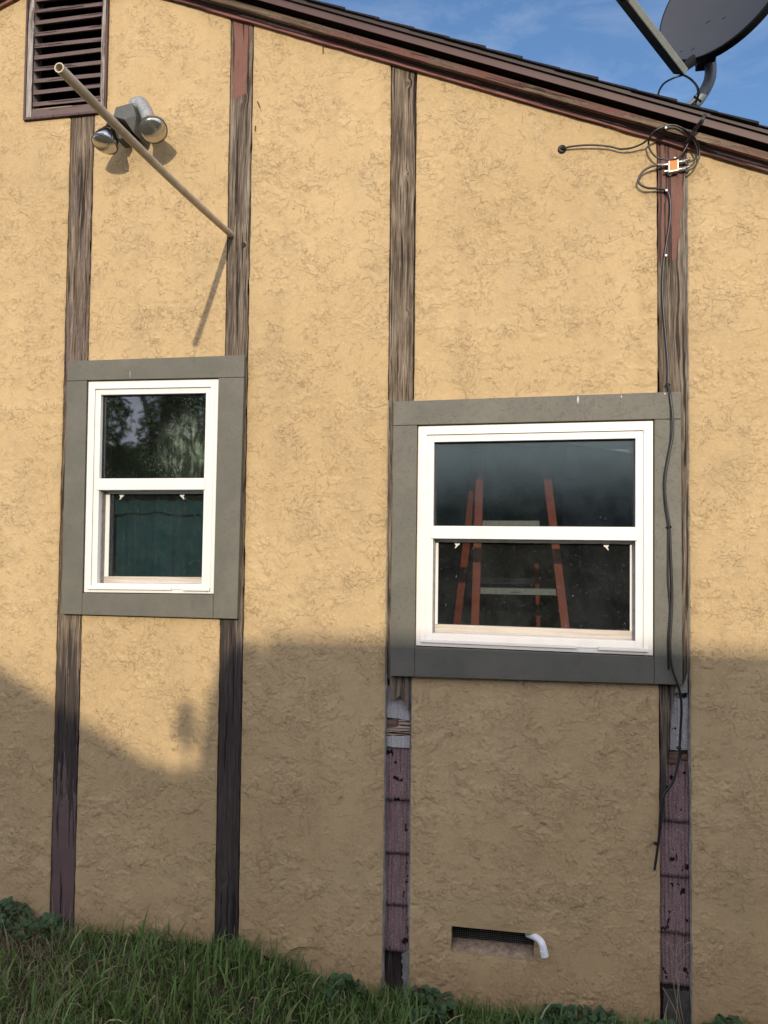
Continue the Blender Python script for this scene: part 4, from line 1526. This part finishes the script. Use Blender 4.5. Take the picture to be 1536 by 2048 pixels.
cable('coax_cable', [(1412, 229, -0.108), (1404, 243, -0.108), (1388, 266, -0.070), (1378, 283, -0.04), (1368, 302, -0.035), (1355, 316, -0.03), (1335, 319, -0.028), (1316, 316, -0.03), (1302, 303, -0.03), (1297, 288, -0.03),
                     (1301, 272, -0.055), (1315, 258, -0.068), (1335, 250, -0.070), (1356, 253, -0.068), (1377, 268, -0.06), (1390, 287, -0.045), (1395, 306, -0.035), (1388, 319, -0.03), (1374, 325, -0.03)], yc, 0.0036,
      'black coax coiled from roof edge round to the upper right port of the splitter')
cable('coax_cable', [(1409, 228, -0.108), (1400, 243, -0.108), (1384, 264, -0.070), (1372, 285, -0.04), (1381, 268, -0.068), (1352, 251, -0.070), (1330, 253, -0.070), (1310, 262, -0.068), (1298, 277, -0.05), (1283, 288, -0.03), (1262, 296, -0.022), (1240, 298, -0.016), (1220, 293, -0.016),
                     (1185, 290, -0.018), (1150, 292, -0.016), (1130, 296, -0.010), (1124, 299, -0.002)], yc, 0.0034, 'thin black coax running left from the coil into the wall grommet')
cable('coax_cable', [(1376, 341, -0.03), (1388, 334, -0.03), (1398, 316, -0.03), (1398, 296, -0.035), (1390, 277, -0.055), (1376, 262, -0.075), (1360, 254, -0.068)], yc, 0.0034, 'black coax arcing into the lower right port of the splitter')
cable('coax_cable', [(1315, 330, -0.026), (1300, 334, -0.026), (1286, 343, -0.026), (1277, 358, -0.026), (1281, 369, -0.026), (1296, 376, -0.022), (1318, 377, -0.016), (1332, 381, -0.012), (1338, 390, -0.010), (1341, 410, -0.008),
                     (1340, 440, -0.006), (1334, 480, -0.006), (1328, 520, -0.006), (1325, 570, -0.006), (1327, 625, -0.006), (1332, 680, -0.006), (1336, 730, -0.008), (1336, 768, -0.012)], yc, 0.0042,
      'black coax looping out of the splitter and down the painted board')
cable('hanging_cable', [(1336, 768, -0.012), (1340, 790, -0.030), (1345, 830, -0.033), (1345, 870, -0.033), (1338, 910, -0.033), (1331, 950, -0.033), (1330, 985, -0.032), (1334, 1020, -0.031), (1339, 1053, -0.031), (1341, 1100, -0.031),
                        (1343, 1150, -0.031), (1344, 1200, -0.031), (1342, 1250, -0.034), (1340, 1290, -0.036), (1343, 1330, -0.036), (1354, 1365, -0.034), (1361, 1390, -0.022), (1363, 1420, -0.012), (1361, 1460, -0.006), (1359, 1495, -0.006),
                        (1355, 1530, -0.010), (1345, 1565, -0.012), (1328, 1590, -0.014), (1321, 1625, -0.016), (1319, 1660, -0.016), (1316, 1690, -0.016), (1309, 1740, -0.018)], yc, 0.0046,
      'long black cable hanging over right trim of wide window and down the open channel')
cable('hanging_cable', [(1337, 775, -0.014), (1341, 792, -0.028), (1342, 870, -0.029), (1334, 920, -0.029), (1328, 960, -0.029), (1330, 1010, -0.029), (1336, 1053, -0.029), (1336, 1110, -0.028), (1336, 1160, -0.028), (1340, 1220, -0.028),
                        (1336, 1280, -0.028), (1337, 1338, -0.0255)], yc, 0.0034, 'thinner black cable ending on right trim of wide window')

# clips
for i, (px, py, yy, lab) in enumerate(((1332, 380, -0.012, 'white cable clip where the coax turns down the board'), (1331, 255, -0.07, 'white cable clip under the fascia at the coil top'),
                                    (1331, 510, -0.008, 'small white clip halfway down the painted board'))):
    p = W(px, py, yy)
    c_ = empty('cable_clip', p, lab, 'cable clip', 'clips holding the coax')
    mb = MB()
    mb.box(p.x - 0.006, p.x + 0.005, p.y - 0.004, 0.004 if yy > -0.05 else p.y + 0.012, p.z - 0.004, p.z + 0.004)
    mb.build('strap', MAT['rubber'], c_, bevel=0.001)
    mb = MB()
    mb.disc_lathe(p + Vector((0.001, -0.004, -0.004)), (0, -1, 0), [(0, 0.0045), (0.003, 0.0045), (0.005, 0.003), (0.005, 0)], 12)
    mb.build('nail_head', MAT['pvc_white'], c_)
for i, (px, py, yy, lab) in enumerate(((1338, 1054, -0.032, 'black tie round the cables beside the meeting rail of the wide window'), (1358, 1496, -0.008, 'black tie on the cable in the open channel'),
                                       (1312, 1687, -0.017, 'black tie near the loose cable end'), (1336, 770, -0.012, 'black tie at the top trim where two cables join'))):
    p = W(px, py, yy)
    mb = MB()
    mb.tube([p - Vector((0.010, 0, 0)), p - Vector((0.004, 0, -0.001)), p + Vector((0.004, 0, 0)), p + Vector((0.009, 0, 0.001))], [0.002, 0.006, 0.006, 0.002], 8)
    mb.tube([p - Vector((0.004, 0.002, 0.003)), p + Vector((0.003, -0.002, 0.004))], 0.0052, 8)
    mb.build('cable_tie', MAT['rubber'], None, label=lab, cat='cable tie', group='black ties on the hanging cable')
# grommet
gp_ = W(1124, 299, 0)
gm = empty('cable_grommet', gp_, 'black round grommet where coax enters the stucco', 'grommet')
mb = MB()
mb.disc_lathe(gp_, (0, -1, 0), [(-0.002, 0.0165), (0.004, 0.0160), (0.007, 0.011), (0.007, 0.006), (0.002, 0.005), (0.002, 0.0)], 20)
mb.build('flange', MAT['rubber'], gm)
mb = MB()
mb.tube([gp_ + Vector((-.002, -.002, 0)), gp_ + Vector((0.008, -0.014, 0.001))], 0.0075, 12)
mb.build('boot', MAT['rubber'], gm)
# splitter
s0 = W(1346, 333, -0.012)
sp = empty('coax_splitter', s0, 'small metal coax splitter with orange face on the painted board', 'splitter')
mb = MB()
hw, hh_ = 0.0175, 0.0245
tl = 0.0022
mb.hexa([(s0.x - hw, -0.026, s0.z - hh_ - tl), (s0.x + hw, -0.026, s0.z - hh_ + tl), (s0.x + hw, -0.026, s0.z + hh_ + tl), (s0.x - hw, -0.026, s0.z + hh_ - tl),
         (s0.x - hw, -0.001, s0.z - hh_ - tl), (s0.x + hw, -0.001, s0.z - hh_ + tl), (s0.x + hw, -0.001, s0.z + hh_ + tl), (s0.x - hw, -0.001, s0.z + hh_ - tl)])
MAT['splitter'] = m_plain('splitter_metal', (0.66, 0.64, 0.56), 0.4, 0.3, 0.1, 90)
mb.build('body', MAT['splitter'], sp, bevel=0.0015)
mb = MB()
k_ = 0.0035
mb.hexa([(s0.x - hw + k_, -0.0272, s0.z - hh_ + k_), (s0.x + hw - k_, -0.0272, s0.z - hh_ + k_ + .003), (s0.x + hw - k_, -0.0272, s0.z + hh_ - k_ + .001), (s0.x - hw + k_, -0.0272, s0.z + hh_ - k_ - .002),
         (s0.x - hw + k_, -0.0262, s0.z - hh_ + k_), (s0.x + hw - k_, -0.0262, s0.z - hh_ + k_ + .003), (s0.x + hw - k_, -0.0262, s0.z + hh_ - k_ + .001), (s0.x - hw + k_, -0.0262, s0.z + hh_ - k_ - .002)])
mb.build('face_label', MAT['orange'], sp)
for (sx_, dz, l, sgn) in ((1, 0.014, 0.040, 1), (1, -0.0135, 0.040, 1), (-1, 0.008, 0.040, 1), (-1, -0.0165, 0.014, 0)):
    mb = MB()
    xa = s0.x + sx_ * hw
    z = s0.z + dz
    mb.tube([(xa, -0.014, z), (xa + sx_ * 0.013, -0.014, z + sx_ * 0.001)], 0.0045, 12)
    if sgn:
        mb.tube([(xa + sx_ * 0.014, -0.016, z), (xa + sx_ * 0.024, -0.018, z + sx_ * 0.002)], 0.0062, 6)
        mb.tube([(xa + sx_ * 0.024, -0.018, z + sx_ * .002), (xa + sx_ * l, -0.024, z + sx_ * 0.003)], 0.0048, 12)
    mb.build('connector', MAT['steel'], sp)
for px, py in ((1350, 318), (1340, 349)):
    mb = MB()
    mb.disc_lathe(W(px, py, -0.004), (0, -1, 0), [(0, 0.006), (0.004, 0.006), (0.006, 0.004), (0.006, 0)], 12)
    mb.build('screw_ear', MAT['splitter'], sp)

# ------------------------------------------------------------------ dry weed stems in the right channel
g = NG('straw')
MAT['straw'] = g.done(g.prin(g.mix(g.noise(g.P, 30, 2, 0.5), (0.22, 0.18, 0.12), (0.36, 0.31, 0.22)), 0.9, 0, None, 0.1))
mb = MB()
for pth in ([(1352, 1865, .005), (1356, 1885, 0), (1349, 1908, -.005), (1340, 1893, 0), (1328, 1880, .005)], [(1384, 1884, -.005), (1368, 1890, -.01), (1352, 1914, -.008)],
            [(1380, 1905, -.01), (1366, 1920, -.01), (1353, 1942, -.008), (1356, 1975, -.01), (1352, 2048, -.01)], [(1345, 1945, 0), (1350, 1985, -.005), (1362, 2048, -.01)], [(1360, 1940, 0), (1358, 1990, -.005), (1368, 2048, -.01)],
            [(1326, 1975, -.01), (1345, 2010, -.02), (1360, 2048, -.02)]):
    mb.tube(smooth_path(Wp(pth, 0), 5), 0.0011, 5)
mb.build('dry_weed', MAT['straw'], None, label='dry bent weed stems in the open channel at lower right', cat='weed')

# ================================================================== ground and vegetation
def ground_z(x, y):
    t = min(1, max(0, (x + 1.20) / 0.6))
    t = t * t * (3 - 2 * t)
    return -1.555 - 0.125 * t + 0.012 * mnoise.noise(Vector((x * 3, y * 3, 0)))


mb = MB()
xs = [-40, -20, -10, -6] + [-4 + 0.1 * i for i in range(81)] + [6, 10, 20, 40]
ys = [-40, -20, -12, -8, -6] + [-4 + 0.1 * i for i in range(42)] + [6, 20, 40]
for yv in ys:
    for xv in xs:
        mb.v.append((xv, yv, ground_z(xv, yv)))
k = len(xs)
for j in range(len(ys) - 1):
    for i in range(k - 1):
        a = j * k + i
        mb.f.append((a, a + 1, a + k + 1, a + k))
gm_ = NG('ground_cover')
gn = gm_.noise(gm_.P, 3, 6, 0.7)
gc = gm_.mix(gm_.mr(gn, 0.4, 0.6), (0.035, 0.05, 0.018), (0.075, 0.06, 0.035))
gc = gm_.mix(gm_.mr(gm_.noise(gm_.P, 70, 4, 0.7), 0.4, 0.7, 0, .6), gc, (0.02, 0.025, 0.01))
mb.build('ground', gm_.done(gm_.prin(gc, 0.95, 0, gm_.bump(gm_.noise(gm_.P, 50, 4, 0.7), 1, 0.02), 0.1)), None, smooth=True, kind='structure')


def blades(name, N, xr, yr, hmin, hmax, wmin, wmax, cols, lean=0.6, seed=0, dens=None, label=None, cat=None, lay=0.0, curl=1.0):
    r = np.random.default_rng(seed)
    x = r.uniform(*xr, N)
    y = r.uniform(*yr, N)
    cl = np.array([mnoise.noise(Vector((float(a) * 5, float(b_) * 5, seed))) for a, b_ in zip(x, y)])
    keep = r.uniform(0, 1, N) < np.clip(0.65 + 0.9 * cl, 0.08, 1)
    if dens is not None:
        keep &= r.uniform(0, 1, N) < dens(x, y)
    x, y, cl = x[keep], y[keep], cl[keep]
    n = len(x)
    z = np.array([ground_z(float(a), float(b_)) for a, b_ in zip(x, y)]) - 0.005
    h = r.uniform(hmin, hmax, n) * (1 + 0.45 * cl)
    w = r.uniform(wmin, wmax, n)
    az = r.uniform(0, 2 * np.pi, n)
    ln_ = np.abs(r.normal(0, lean, n)) + 0.12 + lay
    wz = r.uniform(0, 2 * np.pi, n)
    S = 5
    ts = np.linspace(0, 1, S)
    V = np.zeros((n, S * 2, 3))
    cxp, cyp, czp = x.copy(), y.copy(), z.copy()
    dx, dy = np.cos(az), np.sin(az)
    tw = r.normal(0, 0.5, n)
    px_, py_ = np.cos(az + np.pi / 2 + tw), np.sin(az + np.pi / 2 + tw)
    prof = [1.0, 0.95, 0.8, 0.5, 0.05]
    ang0 = ln_ * 0.35
    for s in range(S):
        V[:, 2 * s, 0] = cxp - px_ * w * prof[s] / 2
        V[:, 2 * s, 1] = cyp - py_ * w * prof[s] / 2
        V[:, 2 * s, 2] = czp
        V[:, 2 * s + 1, 0] = cxp + px_ * w * prof[s] / 2
        V[:, 2 * s + 1, 1] = cyp + py_ * w * prof[s] / 2
        V[:, 2 * s + 1, 2] = czp + w * 0.15
        a = np.clip(ang0 + ln_ * curl * ts[s] * 1.6, 0, 2.3)
        st = h / (S - 1)
        cxp = cxp + dx * np.sin(a) * st
        cyp = cyp + dy * np.sin(a) * st
        czp = np.maximum(czp + np.cos(a) * st, z + 0.004)
    V[:, :, 1] = np.minimum(V[:, :, 1], -0.004)
    F = []
    base = (np.arange(n) * S * 2)[:, None]
    q = np.concatenate([base + np.array([2 * s, 2 * s + 1, 2 * s + 3, 2 * s + 2])[None, :] for s in range(S - 1)], axis=1).reshape(-1)
    me = bpy.data.meshes.new(name)
    me.vertices.add(n * S * 2)
    me.vertices.foreach_set('co', V.reshape(-1))
    nf = n * (S - 1)
    me.loops.add(nf * 4)
    me.loops.foreach_set('vertex_index', q.astype(np.int32))
    me.polygons.add(nf)
    me.polygons.foreach_set('loop_start', np.arange(nf, dtype=np.int32) * 4)
    me.polygons.foreach_set('loop_total', np.full(nf, 4, dtype=np.int32))
    me.update()
    at = me.color_attributes.new('tint', 'FLOAT_COLOR', 'POINT')
    ci = r.choice(len(cols), n, p=[c[1] for c in cols])
    C = np.array([c[0] for c in cols])[ci] * r.uniform(0.7, 1.25, (n, 1))
    Cc = np.ones((n, S * 2, 4))
    Cc[:, :, :3] = C[:, None, :]
    at.data.foreach_set('color', Cc.reshape(-1))
    me.materials.append(MAT['blade'])
    me.validate()
    o = bpy.data.objects.new(name, me)
    COL.objects.link(o)
    return tag(o, label, cat, None, 'stuff')


g = NG('blade')
va = g.t.nodes.new('ShaderNodeVertexColor')
va.layer_name = 'tint'
df = g.prin(va.outputs[0], 0.55, 0, None, 0.3)
trl = g.t.nodes.new('ShaderNodeBsdfTranslucent')
g.t.links.new(va.outputs[0], trl.inputs[0])
mx = g.t.nodes.new('ShaderNodeMixShader')
mx.inputs[0].default_value = 0.3
g.t.links.new(df, mx.inputs[1])
g.t.links.new(trl.outputs[0], mx.inputs[2])
MAT['blade'] = g.done(mx.outputs[0])
GREENS = [((0.115, 0.195, 0.050), 0.46), ((0.175, 0.250, 0.070), 0.30), ((0.070, 0.120, 0.034), 0.17), ((0.33, 0.28, 0.17), 0.07)]
blades('grass', 42000, (-3.4, 1.6), (-1.5, -0.01), 0.035, 0.095, 0.003, 0.0065, GREENS, 0.85, 1, label='dense green grass growing along the foot of the wall', cat='grass',
       dens=lambda x, y: np.where(x < -1.5, 0.6, 1.0))
blades('tall_grass', 5200, (-2.2, 1.3), (-1.2, -0.01), 0.07, 0.145, 0.005, 0.0100, GREENS, 0.75, 2, label='taller broad grass blades rising from the lawn against the stucco', cat='grass',
       dens=lambda x, y: np.where(x < -1.6, 0.25, np.where(x > -0.4, 0.55, 1.0)))
blades('straw_grass', 15000, (-3.2, -1.15), (-1.3, -0.08), 0.08, 0.20, 0.0012, 0.0024, [((0.30, 0.25, 0.15), 0.6), ((0.20, 0.17, 0.10), 0.4)], 0.9, 3,
       label='pale dry straw tangled over the lawn at lower left', cat='straw', lay=0.55, dens=lambda x, y: np.clip((-1.35 - x) / 0.6, 0, 1) * 0.8)

blades('edge_grass', 5200, (-3.4, 1.4), (-0.16, -0.008), 0.03, 0.085, 0.003, 0.0065, GREENS, 0.6, 4, label='fringe of grass right against the foot of the stucco', cat='grass',
       dens=lambda x, y: np.where(x > -0.4, 0.5, 1.0))

# broad-leaved weeds
g = NG('weed_leaf')
MAT['leaf'] = g.done(g.prin(g.mix(g.noise(g.P, 25, 3, 0.6), (0.025, 0.055, 0.022), (0.05, 0.10, 0.035)), 0.6, 0, None, 0.3))


def weed(x, y, rad, n, label, h=0.09, ls=0.022):
    r = random.Random(int(x * 1000) + 5)
    z0 = ground_z(x, y)
    root = empty('leafy_weed', (x, y, z0), label, 'weed', 'broad leaved weeds along the wall')
    mb = MB()
    stems = MB()
    for k in range(n):
        a = r.uniform(0, 6.283)
        rr = rad * math.sqrt(r.random())
        px, py = x + rr * math.cos(a), min(y + rr * math.sin(a), -0.012)
        pz = z0 + h * (0.35 + 0.75 * r.random()) * (1.15 - 0.5 * rr / rad)
        if k % 3 == 0:
            stems.tube([(x + (px - x) * .3, y + (py - y) * .3, z0), (px, py, pz)], 0.0012, 5)
        s = ls * r.uniform(0.6, 1.15)
        nx = Vector((r.gauss(0, .5), r.gauss(-0.35, .5), 1)).normalized()
        u = nx.orthogonal().normalized()
        u.rotate(Matrix.Rotation(r.uniform(0, 6.28), 3, nx))
        w_ = nx.cross(u)
        c = Vector((px, py, pz))
        pts = [c + u * s * math.cos(t) * (1.0 if math.cos(t) > 0 else 0.8) + w_ * s * 0.72 * math.sin(t) + nx * s * 0.18 * math.cos(2 * t) for t in [i * math.pi / 4 for i in range(8)]]
        b = len(mb.v)
        mb.v += [tuple(p) if p.y < -0.003 else (p.x, -0.003, p.z) for p in pts] + [tuple(c - nx * s * 0.12)]
        for i in range(8):
            mb.f.append((b + i, b + (i + 1) % 8, b + 8))
    mb.build('leaves', MAT['leaf'], root)
    stems.build('stem', MAT['leaf'], root)


weed(W(25, 1850).x, -0.07, 0.11, 90, 'dark broad-leaved weed in lower left corner at the wall', 0.11)
weed(W(120, 1880).x - .03, -0.09, 0.10, 80, 'dark broad-leaved weed at foot of the board under the vent', 0.08)
weed(W(690, 1990).x, -0.05, 0.09, 60, 'low broad-leaved weed beside the left open channel', 0.07, 0.018)
weed(W(860, 2030).x, -0.06, 0.10, 70, 'low leafy weed right of the left open channel', 0.07, 0.018)
weed(W(1160, 2040).x, -0.05, 0.15, 120, 'wide low leafy weed below the drain elbow', 0.055, 0.018)
weed(W(1330, 2050).x, -0.07, 0.09, 60, 'leafy weed at foot of the right open channel', 0.06, 0.018)
weed(W(1455, 2060).x, -0.06, 0.09, 70, 'dark leafy weed in lower right corner', 0.085, 0.024)


# ================================================================== what stands behind the photographer (shadow and reflections)
def leaf_cloud(mb, centre, rad, n, size, rs):
    for k in range(n):
        while True:
            v = Vector((rs.uniform(-1, 1), rs.uniform(-1, 1), rs.uniform(-1, 1)))
            if v.length < 1 and v.length > rs.random() * 0.8:
                break
        p = Vector((centre[0] + v.x * rad[0], centre[1] + v.y * rad[1], centre[2] + v.z * rad[2]))
        s = size * rs.uniform(0.6, 1.4)
        a = Vector((rs.gauss(0, 1), rs.gauss(0, 1), rs.gauss(0, 1))).normalized()
        b = a.orthogonal().normalized()
        mb.quad([p - a * s, p + b * s * 0.45, p + a * s, p - b * s * 0.45])


g = NG('tree_leaf')
tl_ = g.prin(g.mix(g.noise(g.P, 2, 3, 0.6), (0.035, 0.07, 0.02), (0.09, 0.15, 0.04)), 0.6, 0, None, 0.3)
tr_ = g.t.nodes.new('ShaderNodeBsdfTranslucent')
tr_.inputs[0].default_value = (0.10, 0.17, 0.04, 1)
mx = g.t.nodes.new('ShaderNodeMixShader')
mx.inputs[0].default_value = 0.35
g.t.links.new(tl_, mx.inputs[1])
g.t.links.new(tr_.outputs[0], mx.inputs[2])
MAT['tree_leaf'] = g.done(mx.outputs[0])
MAT['bark'] = m_plain('bark', (0.09, 0.065, 0.045), 0.95, 0, 0.4, 14, 0.01, 30)
MAT['nb_wall'] = m_plain('neighbour_siding', (0.09, 0.09, 0.10), 0.9, 0, 0.1, 3)
MAT['nb_fascia'] = m_plain('pale_gutter', (0.55, 0.57, 0.58), 0.6, 0, 0.05, 3)
MAT['nb_roof'] = m_plain('neighbour_shingle', (0.06, 0.055, 0.05), 0.95, 0, 0.3, 20)


def tree(x, y, base_r, blobs, label, n=900, size=0.09, seed=1):
    rs = random.Random(seed)
    z0 = ground_z(x, y)
    t = empty('broadleaf_tree', (x, y, z0), label, 'tree')
    mb = MB()
    top = max(b[2] for b in blobs)
    mb.tube(smooth_path([(x, y, z0), (x + .05, y, z0 + (top - z0) * .3), (x - .05, y + .05, z0 + (top - z0) * .6), (x, y, top)], 4), [base_r * (1 - 0.8 * i / 12) for i in range(13)], 10)
    for b in blobs:
        mb.tube([(x, y, z0 + (b[2] - z0) * 0.5), ((x + b[0]) / 2, (y + b[1]) / 2, z0 + (b[2] - z0) * 0.8), (b[0], b[1], b[2])], [base_r * .45, base_r * .28, base_r * .08], 7)
    mb.build('trunk', MAT['bark'], t, smooth=True)
    mb = MB()
    for b in blobs:
        leaf_cloud(mb, b[:3], (b[3], b[3], b[3] * 0.8), n, size, rs)
    mb.build('crown', MAT['tree_leaf'], t)


# big tree reflected in the narrow window
rs0 = random.Random(5)
tb = [(-5.6 + rs0.uniform(-1.9, 2.0), -8.5 + rs0.uniform(-1.2, 1.2), 1.2 + rs0.uniform(-1.0, 2.0), rs0.uniform(0.45, 0.85)) for _ in range(13)]
tree(-5.6, -8.5, 0.18, tb, 'leafy tree across the yard reflected in the narrow window', 1900, 0.055, 3)

# neighbour house, its roof pitch nearly along the sun, so its shadow top is level
nb = empty('neighbour_house', (4.0, -9, -1.6), 'low neighbouring house with dark roof behind the viewer', 'house')
zE, yE, zR_, yR = -0.348 + 0.30 * 1.75, -1.75 - 3.3, -0.348 + 0.30 * 9.0, -9.0
yE = -5.0
zE = -0.348 + 0.30 * 5.0 - 0.03
xl_, xr_, xh_ = -0.30, 9.0, 0.27
mb = MB()
mb.hexa([(xl_, yE, zE - 0.12), (xr_, yE, zE - 0.12), (xr_, yE, zE), (xl_, yE, zE), (xh_, yR, zR_ - 0.12), (xr_, yR, zR_ - 0.12), (xr_, yR, zR_), (xh_, yR, zR_)])
mb.hexa([(xh_, -13, zE - 0.12), (xr_, -13, zE - 0.12), (xr_, -13, zE), (xh_, -13, zE), (xh_, yR - .001, zR_ - 0.12), (xr_, yR - .001, zR_ - 0.12), (xr_, yR - .001, zR_), (xh_, yR - .001, zR_)])
mb.build('roof', MAT['nb_roof'], nb)
mb = MB()
mb.box(xl_ - 0.01, xr_, yE + 0.0, yE + 0.10, zE - 0.13, zE - 0.01)
mb.build('gutter', MAT['nb_fascia'], nb)
mb = MB()
mb.prism([(0, 0)] * 3, 0, 0) if False else None
mb.box(xh_ + 0.1, xr_ - 0.3, -12.6, yE - 0.45, -1.8, zE - 0.121)
mb.build('wall', MAT['nb_wall'], nb)
mb = MB()
for xx in (xh_ + 0.1, xr_ - 0.3):
    mb = MB()
    mb.v += [(xx, yE - 0.45, zE - 0.12), (xx, -12.6, zE - 0.12), (xx, yR, zR_ - 0.12)]
    n = len(mb.v)
    mb.f.append((n - 3, n - 2, n - 1))
    mb.build('gable_end', MAT['nb_wall'], nb)

# shed to the left: its sloping roof edge gives the slanting shadow at the left
sh = empty('garden_shed', (-2.6, -7, -1.6), 'small gabled shed behind the viewer', 'shed')
ys_ = -7.0
sxo, szo = 0.148 * 7.0, 0.30 * 7.0
pL = (W(0, 1335).x + sxo, W(0, 1335).z + szo)
pR = (W(330, 1545).x + sxo, W(330, 1545).z + szo)
sl = (pR[1] - pL[1]) / (pR[0] - pL[0])
xrg = pL[0] - 0.9
zrg = pL[1] - sl * 0.9
mb = MB()
mb.prism([(pR[0], pR[1]), (xrg, zrg), (2 * xrg - pR[0], pR[1]), (2 * xrg - pR[0] + 0.02, pR[1] - 0.09), (xrg, zrg - 0.09), (pR[0] - 0.02, pR[1] - 0.09)], ys_, ys_ - 3)
mb.build('roof', MAT['nb_roof'], sh)
mb = MB()
mb.prism([(pR[0] - .15, -1.8), (pR[0] - .15, pR[1] - .2), (xrg, zrg - 0.1), (2 * xrg - pR[0] + .15, pR[1] - .2), (2 * xrg - pR[0] + .15, -1.8)], ys_ - 0.1, ys_ - 2.9)
mb.build('wall', MAT['nb_wall'], sh)


# shrubs filling the gap between shed and house
def shrub(pix, y, rad, n, label, size=0.035, seed=3):
    """shrub whose shadow falls round the photo pixel pix"""
    p = W(*pix)
    c = Vector((p.x - y * 0.148, y, p.z - y * 0.30))
    rs = random.Random(seed)
    r_ = empty('garden_shrub', (c.x, y, -1.6), label, 'shrub', 'shrubs behind the viewer')
    mb = MB()
    leaf_cloud(mb, c, rad, n, size, rs)
    mb.build('foliage', MAT['tree_leaf'], r_)
    mb = MB()
    mb.tube([(c.x, y, -1.7), (c.x + .03, y, c.z * .5 - .8), c], [0.03, 0.02, 0.006], 7)
    mb.build('stem', MAT['bark'], r_, smooth=True)


shrub((484, 1600), -5.6, (0.17, 0.3, 0.62), 2600, 'tall narrow shrub by the corner of the neighbour house', 0.04, 3)
shrub((320, 1835), -6.2, (0.60, 0.3, 0.58), 6000, 'broad dense shrub between shed and neighbour house', 0.05, 4)
shrub((372, 1452), -5.2, (0.05, 0.05, 0.10), 120, 'small sprig of leaves rising above the broad shrub', 0.022, 5)

# unseen hedge, added to keep the bright horizon out of the window reflections
hd = empty('screen_hedge', (0, -16.5, -1.6), 'unseen tall hedge added to block horizon glow in the window reflections', 'hedge')
mb = MB()
rsH = random.Random(9)
for i in range(26000):
    x = rsH.uniform(-14, 3.5)
    z = rsH.uniform(-1.7, 2.6 + 0.35 * mnoise.noise(Vector((x * 0.8, 0, 3))))
    p = Vector((x, -16.2 + rsH.uniform(-0.35, 0.35), z))
    a = Vector((rsH.gauss(0, 1), rsH.gauss(0, .5), rsH.gauss(0, 1))).normalized()
    b_ = a.orthogonal().normalized()
    q = 0.11 * rsH.uniform(0.6, 1.4)
    mb.quad([p - a * q, p + b_ * q * 0.5, p + a * q, p - b_ * q * 0.5])
mb.build('foliage', MAT['tree_leaf'], hd)
mb = MB()
mb.box(-14, 3.5, -16.75, -16.6, -1.8, 2.5)
mb.build('hedge_backing', MAT['bark'], hd)  # solid sheet added behind the leaves to stop horizon light

# added pale strip inside the glass, standing in for a bright reflected wedge
bl = empty('reflection_strip', W(1180, 885, 0.09), 'pale strip standing in for the reflected wedge at the top right of the wide window', 'reflection strip')
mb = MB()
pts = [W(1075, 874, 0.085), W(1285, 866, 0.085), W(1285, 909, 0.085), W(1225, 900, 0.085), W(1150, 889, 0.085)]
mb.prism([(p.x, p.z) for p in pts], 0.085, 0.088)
mb.build('cloth', m_plain('pale_strip', (0.85, 0.88, 0.88), 0.8, 0, 0.1, 20), bl)  # plain pale sheet cut to the outline of the reflection

for px, py, q, lab in ((515, 203, (5, 11), 'bent rusty nail in the stucco right of the painted top of the second board'),
                       (511, 252, (-1, 9), 'rusty nail stub lower on the stucco edge right of the second board'),
                       (646, 90, (0, 14), 'rusty wire stub hanging from the eave between second and third board')):
    mb = MB()
    mb.tube([W(px, py, 0.004), W(px, py, -0.008), W(px + q[0], py + q[1], -0.010)], 0.0022, 7)
    mb.build('rusty_nail', m_plain('rust', (0.10, 0.045, 0.025), 0.85, 0, 0.3, 200), None, label=lab, cat='nail', group='rusty nails in the stucco')
